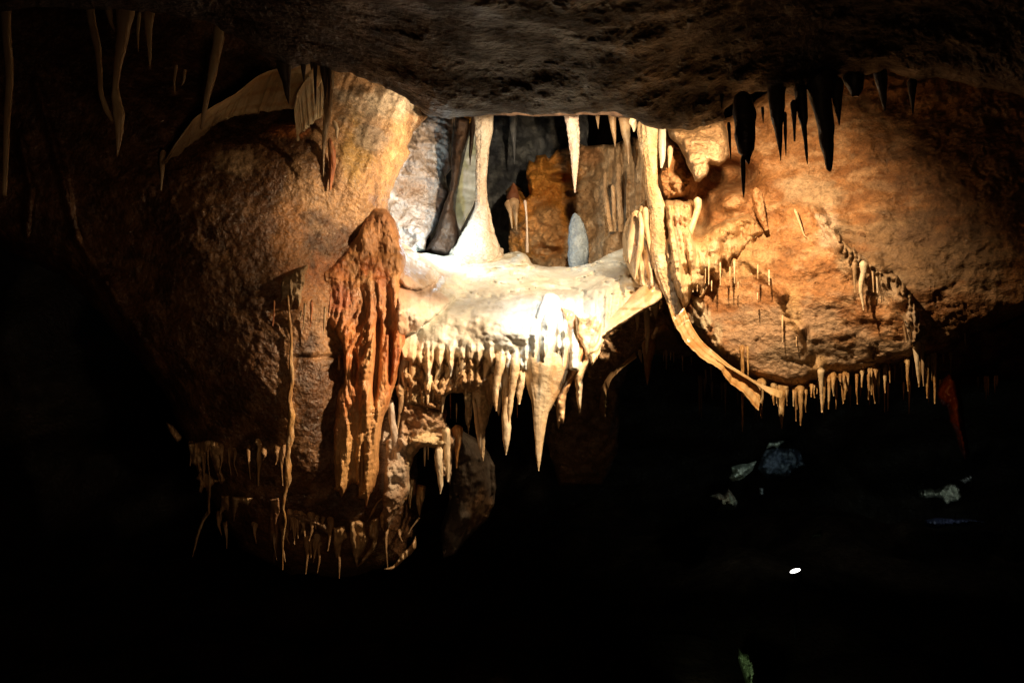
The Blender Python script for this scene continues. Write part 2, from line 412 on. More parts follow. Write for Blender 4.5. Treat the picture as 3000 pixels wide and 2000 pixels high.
relief('ceiling', ceil_edge,
       [(-900, -900, 2.4), (0, -700, 2.2), (1500, -900, 2.0), (3900, -900, 2.4), (0, 0, 3.3), (700, 100, 3.9), (1000, 200, 4.0), (1250, 330, 3.9),
        (1500, 325, 3.85), (1900, 360, 3.9), (2100, 350, 4.0), (1500, 150, 3.35), (1500, 0, 2.95), (1000, 0, 3.1), (2000, 150, 3.5), (2000, 0, 3.1), (2300, 250, 3.9),
        (2600, 200, 3.8), (3200, 250, 3.4), (3900, 400, 3.0), (-900, 40, 3.0)],
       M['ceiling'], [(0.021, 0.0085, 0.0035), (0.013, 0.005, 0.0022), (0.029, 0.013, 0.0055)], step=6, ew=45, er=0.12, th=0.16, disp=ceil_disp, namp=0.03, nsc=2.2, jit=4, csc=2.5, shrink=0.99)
tag(bpy.data.objects['ceiling'], 'dark brown creased rock ceiling hanging low over the niche', kind='structure')

def inner_ceiling():
    # roof of the niche behind the lip
    relief('niche_ceiling', [(1330, 330), (1330, 100), (1900, 100), (1860, 350), (1760, 338), (1500, 340), (1360, 340)],
           [(1180, 330, 5.15), (2000, 340, 5.1), (1180, 100, 5.2), (2000, 100, 5.2)], M['dark'], DARK, step=12, ew=20, er=0.05, th=3.0, shrink=1.0)
    tag(bpy.data.objects['niche_ceiling'], 'dark roof of the lit niche', kind='structure')
inner_ceiling()

# left wall ----------------------------------------------------------
left_poly = [(-500, -300), (-500, 600), (-60, 700), (90, 765), (180, 810), (250, 870), (312, 946), (402, 1053), (482, 1150), (545, 1290), (600, 1420), (700, 1600),
    (850, 1680), (1030, 1690), (1180, 1640), (1235, 1510), (1215, 1300), (1200, 1000), (1175, 800), (1150, 640), (1138, 590), (1150, 560),
    (1158, 525), (1168, 507), (1191, 471), (1203, 451), (1195, 430), (1204, 405), (1214, 380), (1227, 369), (1252, 340), (1260, 250), (1000, 100), (700, -300)]
def left_disp(X, Y, wx, d, wz):
    r = 0.008 * (billow(wx * 14, d * 14, wz * 14, 5, 0.8) - 0.5)
    # horizontal seams low on the wall
    r -= 0.03 * np.exp(-((Y - 1045 - 6 * perlin(X / 60, 0, 0)) / 5) ** 2) * np.clip((X - 840) / 40, 0, 1)
    # diagonal flow ribs of the lit upper part
    k = np.clip((X - 860) / 150, 0, 1) * np.clip((620 - Y) / 100, 0, 1)
    s = (X * 0.82 + Y * 0.25) / 42
    r += k * 0.035 * billow(s, Y / 260, 0 * s + 2, 3)
    # long vertical ribs in the dark left part
    for (x0, y0, x1, y1, w, a) in ((105, 240, 178, 500, 14, .05), (178, 500, 223, 692, 14, .05), (223, 692, 312, 830, 16, .05), (312, 830, 470, 1090, 16, .05),
                                   (60, 400, 92, 560, 14, .05), (92, 560, 75, 710, 16, .06)):
        t = np.clip(((X - x0) * (x1 - x0) + (Y - y0) * (y1 - y0)) / ((x1 - x0) ** 2 + (y1 - y0) ** 2), 0, 1)
        dd = np.hypot(X - x0 - t * (x1 - x0), Y - y0 - t * (y1 - y0)) + 5 * perlin(X / 30, Y / 30, 1)
        r += a * np.exp(-(dd / w) ** 2)
    # dark recess right of the upper left drapery
    return r
LEFT_CTRL = [(-400, 0, 4.9), (0, 400, 5.0), (0, 700, 5.0), (250, 850, 5.0), (250, 300, 4.98), (500, 300, 5.0), (700, 300, 5.1), (850, 250, 5.16), (1000, 260, 5.25), (1200, 330, 5.34),
        (1200, 450, 5.26), (1150, 560, 5.12), (1000, 450, 5.0), (900, 500, 4.9), (1000, 650, 5.02), (1100, 650, 5.08), (800, 600, 4.84), (600, 600, 4.8), (500, 900, 4.8), (800, 900, 4.74), (900, 900, 4.76), (960, 1000, 4.82), (1060, 1000, 5.0), (1060, 1300, 5.0),
        (900, 1150, 4.74), (930, 1350, 4.8), (1150, 1100, 5.08), (700, 1300, 4.84), (1150, 1400, 5.05), (600, 1500, 5.0), (1000, 1600, 5.05), (1100, 900, 5.08)]
LEFT_DEPTH = tps(LEFT_CTRL)
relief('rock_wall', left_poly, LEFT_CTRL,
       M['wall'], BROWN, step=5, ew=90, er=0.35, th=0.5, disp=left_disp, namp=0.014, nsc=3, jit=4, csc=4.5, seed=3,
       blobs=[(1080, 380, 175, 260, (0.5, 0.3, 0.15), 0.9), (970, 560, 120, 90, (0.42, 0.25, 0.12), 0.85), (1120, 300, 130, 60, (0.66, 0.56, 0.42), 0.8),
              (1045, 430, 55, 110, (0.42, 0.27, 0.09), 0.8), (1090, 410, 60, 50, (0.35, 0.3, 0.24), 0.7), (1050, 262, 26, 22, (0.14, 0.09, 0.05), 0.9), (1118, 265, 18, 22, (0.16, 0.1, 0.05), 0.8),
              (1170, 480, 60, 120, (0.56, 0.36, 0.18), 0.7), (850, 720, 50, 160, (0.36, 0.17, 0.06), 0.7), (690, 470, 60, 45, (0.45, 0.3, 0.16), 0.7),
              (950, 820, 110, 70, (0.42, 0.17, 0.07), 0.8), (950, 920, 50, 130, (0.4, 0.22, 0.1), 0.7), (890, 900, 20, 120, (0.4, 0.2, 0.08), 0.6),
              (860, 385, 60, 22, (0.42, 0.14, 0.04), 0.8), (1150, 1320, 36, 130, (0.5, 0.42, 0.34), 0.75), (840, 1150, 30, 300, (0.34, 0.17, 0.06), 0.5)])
tag(bpy.data.objects['rock_wall'], 'big brown wet rock wall left of the niche', kind='structure')

# right boulder ------------------------------------------------------
right_poly = zD([(430, 420), (1060, 300), (1500, 0), (2000, -200)]) + [(3500, 100), (3600, 800), (3100, 880), (2967, 930), (2904, 961), (2856, 974), (2792, 1020), (2773, 1032), (2700, 1052), (2649, 1063), (2600, 1073),
    (2553, 1089), (2505, 1102), (2440, 1108), (2392, 1122), (2354, 1148), (2293, 1146), (2216, 1117), (2114, 1056), (2070, 1030), (2032, 970), (1990, 950), (1965, 900), (1940, 840), (1905, 760), (1900, 600), (1890, 450)]
def right_disp(X, Y, wx, d, wz):
    r = 0.010 * (billow(wx * 8, d * 8, wz * 12, 5, 0.7) - 0.5)
    r += 0.012 * perlin(wx * 3, d * 3, wz * 16)
    # dark hollow under the overhang
    g = lambda cx, cy, rx, ry: np.exp(-(((X - cx) / rx) ** 2 + ((Y - cy) / ry) ** 2) ** 2)
    r -= 0.45 * g(2130, 510, 75, 42) + 0.30 * g(2050, 620, 26, 60) + 0.25 * g(2080, 545, 40, 60)
    r += 0.10 * g(2145, 590, 45, 30)
    # crusty ribs
    for (x0, y0, x1, y1, w, a) in ((2200, 770, 2290, 860, 14, .05), (2290, 860, 2345, 960, 15, .05), (2345, 960, 2400, 1080, 18, .06), (2400, 1080, 2412, 1130, 18, .06),
                                   (2385, 610, 2460, 720, 14, .06), (2460, 720, 2500, 780, 22, .06), (2560, 770, 2640, 880, 22, .07), (2640, 880, 2710, 990, 24, .07),
                                   (2230, 560, 2200, 690, 20, .05), (2180, 760, 2260, 800, 10, .03), (2030, 868, 2054, 903, 8, .06), (2054, 903, 2083, 954, 8, .06), (2083, 954, 2111, 1005, 8, .06), (2111, 1005, 2118, 1037, 8, .05), (2012, 880, 2044, 929, 7, .05), (2044, 929, 2076, 980, 7, .05), (2076, 980, 2099, 1021, 7, .05), (1995, 900, 2020, 945, 7, .05), (2250, 600, 2600, 700, 14, .02)):
        t = np.clip(((X - x0) * (x1 - x0) + (Y - y0) * (y1 - y0)) / ((x1 - x0) ** 2 + (y1 - y0) ** 2), 0, 1)
        dd = np.hypot(X - x0 - t * (x1 - x0), Y - y0 - t * (y1 - y0)) + 7 * perlin(X / 25, Y / 25, 1)
        r += a * np.exp(-(dd / w) ** 2)
    # vertical seepage ribs at its left end
    k = np.clip((2330 - X) / 150, 0, 1) * np.clip((Y - 640) / 60, 0, 1) * np.clip((830 - Y) / 60, 0, 1)
    r += k * 0.06 * billow(X / 34 + 3, Y / 240, 0 * X, 3)
    # faint cracks
    c = np.abs(fbm(X / 260 + 8, Y / 160, 0 * X, 4, 0.5)); r -= 0.015 * np.exp(-(c / 0.02) ** 2)
    return r
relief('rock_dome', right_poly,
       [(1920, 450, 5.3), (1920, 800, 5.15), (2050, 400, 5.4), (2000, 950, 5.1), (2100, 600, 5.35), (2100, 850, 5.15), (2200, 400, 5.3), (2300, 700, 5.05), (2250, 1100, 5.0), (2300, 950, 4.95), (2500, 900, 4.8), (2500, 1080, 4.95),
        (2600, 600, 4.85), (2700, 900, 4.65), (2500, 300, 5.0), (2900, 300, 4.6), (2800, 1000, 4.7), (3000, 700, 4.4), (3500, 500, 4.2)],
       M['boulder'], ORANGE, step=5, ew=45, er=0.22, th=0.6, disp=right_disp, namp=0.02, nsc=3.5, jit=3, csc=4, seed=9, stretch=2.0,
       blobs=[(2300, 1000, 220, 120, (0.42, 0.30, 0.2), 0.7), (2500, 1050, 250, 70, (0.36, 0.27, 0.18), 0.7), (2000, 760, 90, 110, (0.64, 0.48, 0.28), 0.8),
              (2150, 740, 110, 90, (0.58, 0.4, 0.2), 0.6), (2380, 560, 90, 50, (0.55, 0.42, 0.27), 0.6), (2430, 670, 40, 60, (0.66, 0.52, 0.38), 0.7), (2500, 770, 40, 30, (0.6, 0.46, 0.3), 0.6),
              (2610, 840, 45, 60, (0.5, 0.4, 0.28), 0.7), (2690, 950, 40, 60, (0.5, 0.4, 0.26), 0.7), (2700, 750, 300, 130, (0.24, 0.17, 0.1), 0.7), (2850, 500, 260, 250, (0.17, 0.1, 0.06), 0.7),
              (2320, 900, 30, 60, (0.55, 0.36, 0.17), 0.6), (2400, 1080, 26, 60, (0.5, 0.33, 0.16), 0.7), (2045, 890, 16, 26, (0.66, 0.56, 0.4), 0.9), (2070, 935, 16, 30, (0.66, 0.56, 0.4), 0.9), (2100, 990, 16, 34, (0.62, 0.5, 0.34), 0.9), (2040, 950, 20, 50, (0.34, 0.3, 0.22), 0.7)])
tag(bpy.data.objects['rock_dome'], 'rounded orange rock mass filling the right side', kind='structure')

# ------------------------------------------------------------------ inside the niche
NICHE_Y = 6.9
back_poly = zC([(1060, 1560), (1070, 1180), (1060, 1000), (1040, 820), (1100, 750), (1150, 830), (1200, 900), (1250, 840), (1220, 640), (1260, 540), (1310, 560), (1320, 490), (1400, 480), (1430, 540),
                (1500, 440), (1640, 400), (1720, 380), (1900, 400), (2000, 400), (2100, 370), (2200, 300), (2500, 300), (2500, 1560)])
def back_disp(X, Y, wx, d, wz):
    r = 0.10 * (billow(wx * 6 + 3, d * 6, wz * 6, 4, 0.55) - 0.4)
    k = np.clip((X - 1740) / 40, 0, 1)
    r = r * (1 - 0.6 * k) + k * 0.16 * billow(X / 32, Y / 500, 0 * X, 3)
    g = lambda cx, cy, rx, ry: np.exp(-(((X - cx) / rx) ** 2 + ((Y - cy) / ry) ** 2) ** 2)
    r -= 0.22 * g(1648, 519, 32, 13) + 0.15 * g(1672, 565, 16, 9) + 0.2 * g(1672, 620, 14, 22) + 0.12 * g(1600, 735, 40, 14)
    r += 0.12 * g(1555, 510, 45, 45) + 0.1 * g(1600, 665, 60, 50) + 0.1 * g(1585, 460, 14, 16)
    return r
relief('niche_back_wall', back_poly, [(1500, 500, 7.0), (1500, 760, 6.75), (1700, 500, 6.8), (1700, 760, 6.5), (1900, 500, 6.2), (1900, 760, 5.95), (1850, 380, 6.4)],
       M['crust'], [(0.48, 0.34, 0.2), (0.36, 0.23, 0.12), (0.56, 0.42, 0.27)], step=3.5, ew=14, er=0.12, th=0.4, disp=back_disp, namp=0.03, nsc=6, jit=3, csc=5, seed=5,
       blobs=[(1580, 560, 110, 160, (0.58, 0.25, 0.04), 0.95), (1630, 640, 30, 120, (0.5, 0.2, 0.03), 0.8), (1520, 740, 40, 50, (0.48, 0.24, 0.06), 0.8), (1590, 660, 60, 70, (0.5, 0.3, 0.14), 0.7),
              (1730, 450, 40, 30, (0.42, 0.2, 0.08), 0.6)])
tag(bpy.data.objects['niche_back_wall'], 'knobbly orange and beige rock at the back of the lit niche', kind='structure')
relief('niche_rear_wall', zC([(500, 60), (1800, 60), (1800, 1560), (300, 1560), (400, 800)]), [(1350, 400, 7.9), (1600, 400, 7.9), (1400, 700, 7.6), (1600, 760, 7.6)],
       M['crust'], [(0.20, 0.22, 0.24), (0.10, 0.11, 0.13), (0.28, 0.30, 0.31)], step=6, ew=20, er=0.05, th=0.2, namp=0.12, nsc=3, csc=4,
       disp=lambda X, Y, wx, d, wz: 0.12 * billow(X / 40, Y / 300, 0 * X, 3))
tag(bpy.data.objects['niche_rear_wall'], 'grey blue rock deep behind the column', kind='structure')

pw = zC([(310, 100), (420, 80), (560, 120), (545, 330), (530, 520), (562, 530), (560, 585), (490, 680), (500, 760), (522, 820), (440, 1050), (380, 1180), (312, 1262), (300, 1365), (170, 1380), (60, 1330), (-40, 1200), (-140, 900), (-80, 600), (80, 400), (170, 200)])
relief('niche_side_wall', pw, [(1180, 400, 6.2), (1300, 350, 6.5), (1300, 500, 6.35), (1180, 700, 6.0), (1290, 600, 6.3), (1240, 720, 6.0)], M['crust'], PINK, step=3.5, ew=22, er=0.16, th=0.25, namp=0.05, nsc=7, jit=2, seed=2,
       disp=lambda X, Y, wx, d, wz: 0.05 * billow(wx * 9, d * 9, wz * 22, 4) * np.clip((480 - Y) / 80, 0.2, 1), blobs=[(1200, 555, 50, 40, (0.5, 0.33, 0.22), 0.7), (1240, 740, 60, 20, (0.5, 0.5, 0.36), 0.6)])
tag(bpy.data.objects['niche_side_wall'], 'pinkish white crumpled rock at the left inside the niche', kind='structure')

o = relief('rock_pillar', zC([(575, 120), (650, 130), (725, 140), (700, 300), (640, 450), (608, 700), (563, 870), (556, 980), (585, 1080), (600, 1170), (612, 1260), (590, 1400), (480, 1420), (300, 1370), (400, 1200), (470, 950), (530, 800), (540, 500)]),
           [(1350, 400, 6.0), (1330, 700, 6.0), (1280, 730, 5.95)], M['dark'], DARK, step=4, ew=18, er=0.2, th=0.3, namp=0.03, jit=2)  # shade painted in: low albedo carries the shadow on this pillar
tag(o, 'dark unlit rock pillar leaning between the white wall and the column', 'rock pillar')
sheet('drapery', zC([(745, 180, 6.9), (700, 330, 6.8), (640, 600, 6.7), (590, 850, 6.6), (575, 1000, 6.5), (600, 1130, 6.4)]), zC([(800, 180, 6.9), (790, 330, 6.8), (780, 600, 6.7), (770, 850, 6.6), (740, 950, 6.5), (620, 1180, 6.4)]),
      M['drape'], [(0.5, 0.56, 0.55), (0.42, 0.46, 0.34), (0.58, 0.62, 0.62)], wave=0.02, seed=4, blobs=[(1345, 560, 16, 90, (0.42, 0.42, 0.22), 0.8)])
tag(bpy.data.objects['drapery'], 'pale blue and green drapery behind the column', 'drapery')

def stal(path, pal, label, cat='stalactite', group=None, mat='calcite', name='stalactite', **kw):
    o = tube(name, path, M[mat], pal, **kw); return tag(o, label, cat, group)
def zr(z, s, pts, Y):
    """traced (x, y, radius) with one depth or a depth per point"""
    out = []
    for i, p in enumerate(pts):
        q = z([(p[0], p[1])])[0]; out.append((q[0], q[1], p[3] if len(p) > 3 else Y, p[2] / s))
    return out

s3 = 3.136
stal(zr(zC, s3, [(850, 20, 100), (845, 100, 88), (845, 200, 80), (835, 350, 68), (824, 500, 58), (815, 700, 50), (815, 880, 52), (822, 980, 66), (812, 1080, 96), (800, 1180, 130), (785, 1280, 168), (780, 1370, 200), (780, 1440, 240, 6.03), (780, 1500, 270, 6.12)], 5.95),
     [(0.68, 0.6, 0.5), (0.6, 0.5, 0.4), (0.72, 0.68, 0.6)], 'tall cream column flaring onto the white shelf', 'column', name='column', mat='crust', seg=40, lump=0.06, lsc=16, flute=0.25, nfl=5, ring=0.012, ringf=90, stepm=0.008, squash=0.8)
stal(zr(zC, s3, [(1638, 0, 80), (1642, 100, 70), (1655, 200, 60), (1668, 330, 54), (1675, 480, 42), (1675, 600, 31), (1675, 720, 19), (1676, 790, 10), (1676, 832, 3)], 5.6),
     PINK, 'thick beige stalactite hanging over the blue stalagmite', mat='crust', seg=30, lump=0.05, lsc=30, ring=0.03, ringf=210, stepm=0.006)
stal(zr(zC, s3, [(1705, 1560, 92), (1705, 1400, 96), (1702, 1250, 88), (1690, 1130, 68), (1682, 1065, 46), (1676, 1030, 24), (1675, 1018, 6)], 5.95),
     [(0.20, 0.26, 0.33), (0.15, 0.19, 0.25), (0.26, 0.32, 0.38)], 'rounded blue grey stalagmite on the back of the shelf', 'stalagmite', name='stalagmite', mat='crust', seg=36, lump=0.06, ring=0.02, ringf=75, squash=0.9, stepm=0.008)  # cool lamplight painted into the blue grey albedo
niche_small = [
    ([(1885, 60, 22), (1885, 140, 17), (1890, 245, 3)], 5.9, TAN, 'short thin stalactite at the top right inside the niche'),
    ([(2010, 60, 45), (2025, 200, 30), (2040, 330, 14), (2046, 415, 3)], 6.0, TAN, 'medium tan stalactite left of the leaning right column in the niche'),
    ([(2130, 60, 60), (2140, 250, 45), (2165, 420, 25), (2172, 585, 4)], 6.0, TAN, 'broad shaded stalactite tucked beside the leaning right column'),
    ([(575, 100, 14), (572, 180, 11), (572, 240, 3)], 6.2, CREAM, 'tiny cream stalactite above the dark pillar'),
    ([(690, 100, 40), (690, 170, 32), (655, 230, 12), (637, 280, 3)], 6.1, [(0.6, 0.34, 0.06), (0.5, 0.25, 0.04), (0.66, 0.42, 0.12)], 'amber yellow stalactite left of the column top'),
    ([(745, 60, 30), (730, 300, 22), (714, 480, 12), (712, 580, 3)], 6.3, DARK, 'black stalactite in front of the blue drapery'),
    ([(1110, 60, 40), (1110, 250, 30), (1118, 420, 16), (1122, 570, 3)], 7.3, GREY, 'dim grey stalactite deep in the niche right of the column'),
    ([(1105, 880, 70), (1130, 1000, 24), (1135, 1100, 14), (1138, 1180, 4)], 6.6, TAN, 'small tan stalactite under the dark shadow body in the niche'),
    ([(1060, 900, 50), (1080, 1000, 20), (1100, 1160, 4)], 6.6, TAN, 'narrow orange stalactite beside the dark slot in the niche'),
]
for i, (pts, Y, pal, lab) in enumerate(niche_small): stal(zr(zC, s3, pts, Y), pal, lab, seed=i, seg=16)
stal(zr(zC, s3, [(1110, 740, 10), (1112, 780, 30), (1105, 850, 55), (1110, 930, 70)], 6.65), [(0.16, 0.06, 0.03), (0.1, 0.04, 0.02), (0.2, 0.08, 0.04)], 'dark red pointed body standing in for a shadow in the niche', 'shadow body', name='shadow_body')  # solid dark body in place of a hanging shape's shadow
stal(zr(zC, s3, [(1215, 900, 16), (1228, 1000, 10), (1235, 1150, 9), (1238, 1380, 16)], 6.4), PINK, 'thin pale pink column against the orange rock', 'column', name='column', seg=12)
for i, pts in enumerate(([(1955, 640, 22), (1950, 800, 20), (1975, 1000, 26), (2010, 1190, 22)], [(2080, 560, 26), (2075, 760, 24), (2090, 1000, 30), (2100, 1190, 26)], [(2020, 760, 18), (2035, 900, 22), (2040, 1100, 20), (2045, 1190, 14)])):
    stal(zr(zC, s3, pts, 6.05), TAN, ('leftmost', 'rightmost', 'middle')[i] + ' beige rib of the three running down the niche right wall', 'flowstone rib', name='flowstone_rib', seed=i * 7, mat='crust', seg=16)
o = relief('flowstone', zC([(1920, 1280), (1990, 1220), (2050, 1180), (2110, 1160), (2130, 1300), (2150, 1480), (1930, 1480)]), [(1780, 720, 6.0)], M['crust'], TAN, step=3.5, ew=20, er=0.12, th=0.2, namp=0.04, nsc=9)
tag(o, 'beige lump of flowstone at the foot of the ribs in the niche', 'flowstone')

# ------------------------------------------------------------------ the white shelf
fringe = [
    ([(230, 330, 50), (262, 470, 30), (268, 620, 20), (272, 800, 4)], 5.0, 'leftmost long cream stalactite under the shelf beside the red curtain'),
    ([(345, 340, 45), (348, 450, 30), (345, 600, 24), (330, 720, 12), (323, 872, 3)], 5.0, 'second cream stalactite from the left under the shelf'),
    ([(405, 420, 35), (410, 520, 24), (440, 650, 22), (452, 760, 12), (446, 905, 4)], 5.03, 'slanting cream stalactite along the left side of the heart shaped lump'),
    ([(480, 600, 60), (480, 700, 34), (478, 800, 12), (480, 905, 4)], 4.98, 'stalactite tip ending the heart shaped lump under the shelf'),
    ([(590, 480, 40), (590, 560, 20), (570, 650, 14), (535, 770, 10), (528, 860, 3)], 5.0, 'thin drooping cream stalactite right of the heart shaped lump'),
    ([(690, 500, 45), (680, 600, 24), (640, 700, 18), (622, 850, 12), (612, 965, 4)], 5.02, 'long curved cream stalactite in the middle left of the fringe'),
    ([(800, 380, 60), (805, 480, 32), (803, 580, 16), (802, 690, 4)], 4.98, 'smooth pointed stalactite under the middle of the shelf'),
    ([(880, 390, 60), (885, 480, 40), (880, 560, 20), (862, 640, 5)], 5.02, 'short stubby stalactite right of the smooth pointed one'),
    ([(945, 380, 50), (945, 500, 30), (950, 600, 28), (955, 700, 30), (955, 780, 40)], 5.08, 'ridged cream stalactite running down to the brown bulb'),
    ([(1060, 430, 45), (1030, 520, 26), (1010, 600, 14), (1000, 670, 4)], 5.02, 'small slanting stalactite left of the dark gap in the fringe'),
    ([(1160, 380, 70), (1150, 500, 45), (1125, 620, 32), (1105, 760, 22), (1100, 860, 16), (1110, 952, 4)], 4.95, 'bent cream stalactite right of the dark gap in the fringe'),
    ([(1150, 720, 30), (1135, 820, 20), (1130, 920, 12), (1134, 995, 3)], 5.1, 'short tan stalactite behind the bent cream one'),
    ([(1215, 450, 60), (1205, 620, 40), (1195, 780, 30), (1198, 950, 32), (1202, 1100, 28), (1202, 1240, 18), (1200, 1355, 4)], 5.0, 'long straight dripping stalactite with a ridged shaft left of the giant one'),
    ([(1290, 400, 60), (1285, 540, 38), (1268, 660, 24), (1248, 820, 18), (1232, 960, 14), (1225, 1060, 5)], 4.93, 'slim bright stalactite lying over the long straight one'),
    ([(1345, 450, 60), (1340, 580, 34), (1332, 700, 24), (1322, 800, 18), (1320, 890, 9)], 4.95, 'blunt white stalactite just left of the giant one'),
    ([(1380, 500, 40), (1370, 620, 26), (1360, 700, 14), (1345, 780, 4)], 5.05, 'short white stalactite half hidden beside the giant one'),
]
shelf_poly = [(1160, 700), (1181, 728), (1230, 741), (1291, 749), (1341, 743), (1400, 752), (1437, 759), (1469, 746), (1513, 737), (1542, 746), (1558, 775), (1628, 782), (1670, 784), (1708, 776), (1740, 769),
    (1775, 745), (1829, 725), (1880, 740), (1925, 780), (1949, 846), (1945, 871), (1891, 906), (1847, 932), (1799, 967), (1770, 980), (1757, 999), (1748, 1037), (1729, 1069), (1700, 1090), (1650, 1080), (1590, 1110), (1530, 1085), (1500, 1060),
    (1460, 1050), (1420, 1062), (1380, 1058), (1330, 1065), (1290, 1075), (1250, 1055), (1200, 1050), (1175, 1020), (1165, 980), (1160, 850)]
def shelf_disp(X, Y, wx, d, wz):
    g = lambda cx, cy, rx, ry, p=2: np.exp(-(((X - cx) / rx) ** 2 + ((Y - cy) / ry) ** 2) ** p)
    r = 0.02 * (billow(wx * 7, d * 7, wz * 10, 4) - 0.4)
    y1 = 848 - ((X - 1222) / 50.0) ** 2 * 20; k1 = np.clip((1290 - X) / 30, 0, 1)
    def lobe(t, w, f): return np.where(t > 0, np.sqrt(1 - (1 - np.clip(t / w, 0, 1)) ** 2) * np.exp(-np.clip(t - w, 0, None) / f), 0)
    r += 0.11 * lobe(y1 - Y, 45.0, 60.0) * k1
    y2 = np.interp(X, [1160, 1222, 1285, 1335, 1400], [988, 968, 917, 873, 850]); k2b = np.clip((1390 - X) / 60, 0, 1)
    y2 = y2 + 7 * perlin(X / 22, 0 * X, 0 * X + 1)
    r += 0.12 * lobe(y2 - Y, 75.0, 60.0) * k2b
    r -= (0.07 * np.where(Y >= y2, np.exp(-((Y - y2) / 34.0) ** 2), 0) * np.clip((1330 - X) / 70, 0, 1) + 0.05 * np.where(Y >= y1, np.exp(-((Y - y1) / 18.0) ** 2), 0) * k1)
    r += 0.010 * billow(X / 9, Y / 260, 0 * X + 2, 2) * np.clip((1330 - X) / 60, 0, 1)
    r += 0.04 * g(1290, 1010, 60, 40, 1) - 0.05 * g(1330, 850, 90, 30, 1)
    r += 0.07 * g(1400, 970, 170, 80, 1) + 0.05 * g(1560, 960, 120, 70, 1)                           # belly
    r += 0.05 * g(1527, 755, 22, 16)
    # wrinkles on the tread
    k = np.clip((900 - Y) / 60, 0, 1) * np.clip((X - 1330) / 80, 0, 1)
    c = fbm(X / 170 + 2, Y / 34, 0 * X, 3, 0.5); r -= k * 0.05 * np.exp(-(c / 0.07) ** 2)
    r += 0.012 * fbm(X / 60, Y / 20 + X / 200, 0 * X + 4, 3) * np.clip((X - 1280) / 60, 0, 1) * np.clip((960 - Y) / 60, 0, 1)
    # fluting of the front at the right
    k2 = np.clip((X - 1540) / 40, 0, 1) * np.clip((Y - 860 + (X - 1600) * 0.15) / 60, 0, 1)
    r += k2 * 0.16 * (billow((X + Y * 0.05) / 44, Y / 500, 0 * X + 7, 2) - 0.25)
    # fluting of rim at left
    k3 = np.clip((Y - 1000) / 45, 0, 1) * np.clip((1560 - X) / 20, 0, 1)
    b = 0 * X
    for (rx, rr) in ROOTS: b = np.maximum(b, np.exp(-((X - rx) / (rr * 0.9)) ** 2))
    r += k3 * (0.055 * b + 0.03 * (billow(X / 18, Y / 200, 0 * X + 9, 2) - 0.2) - 0.02)
    return r
def shelf_rim():
    """teeth where the stalactites grow out of the rim"""
    roots = [(1100 + f[0][0][0] / 3.136, 900 + f[0][1][1] / 3.136, f[0][0][2] / 3.136) for f in fringe]
    out = []
    for x in np.arange(1560, 1178, -4.0):
        y = 1046 + 6 * math.sin(x / 23.0) + 5 * math.sin(x / 9.0)
        for (rx, ry, rr) in roots:
            y = max(y, 1040 + (max(ry, 1052) + 14 - 1040) * math.exp(-abs(x - rx) / (rr * 0.75)))
        out.append((x, y))
    return out
shelf_poly = shelf_poly[:31] + shelf_rim() + [(1168, 1010), (1162, 980), (1160, 850)]
ROOTS = [(1100 + f[0][0][0] / 3.136, f[0][0][2] / 3.136) for f in fringe]
o = relief('flowstone_shelf', shelf_poly,
       [(1170, 720, 5.3), (1180, 850, 5.05), (1185, 980, 5.02), (1290, 752, 5.95), (1400, 756, 6.0), (1540, 760, 5.9), (1650, 785, 5.95), (1800, 740, 5.7), (1900, 780, 5.35), (1300, 850, 5.4), (1450, 850, 5.4), (1650, 830, 5.5), (1760, 830, 5.35),
        (1250, 1000, 5.05), (1400, 990, 5.05), (1420, 930, 5.08), (1600, 920, 5.1), (1700, 950, 5.05), (1850, 900, 5.15), (1930, 860, 5.15), (1250, 1050, 5.02), (1500, 1050, 5.0), (1700, 1080, 4.98)],
       M['calcite'], WHITE, step=3.5, ew=10, er=0.06, th=0.45, disp=shelf_disp, namp=0.02, nsc=5, jit=2, csc=4, seed=1, shrink=0.9,
       blobs=[(1215, 850, 80, 110, (0.62, 0.46, 0.38), 0.7), (1230, 1040, 90, 40, (0.62, 0.42, 0.22), 0.6), (1350, 1055, 190, 26, (0.62, 0.42, 0.22), 0.5), (1850, 860, 90, 60, (0.74, 0.6, 0.38), 0.7), (1175, 920, 30, 200, (0.5, 0.26, 0.14), 0.6),
              (1870, 895, 22, 60, (0.6, 0.3, 0.12), 0.5)])
tag(o, 'brilliant white flowstone shelf spreading across the middle under the column', 'flowstone shelf')

# rock under and behind the fringe
o = relief('fringe_rock', zG([(190, 380), (700, 400), (1150, 420), (1330, 500), (1370, 700), (1340, 790), (1300, 700), (1230, 720), (1150, 740), (1040, 900), (1000, 780), (930, 775), (700, 785), (640, 830), (600, 960), (540, 930), (270, 900), (200, 800)]),
           [(1200, 1040, 5.06), (1400, 1040, 5.08), (1250, 1180, 5.04), (1500, 1120, 5.06)], M['crust'], [(0.5, 0.33, 0.18), (0.36, 0.21, 0.1), (0.58, 0.42, 0.24)], step=3.5, ew=16, er=0.1, th=0.3, namp=0.05, nsc=9, jit=3,
           disp=lambda X, Y, wx, d, wz: 0.10 * billow(X / 24, Y / 90, 0 * X, 3))
tag(o, 'knobbly cream and brown rock behind the row of stalactites under the shelf', 'rock')

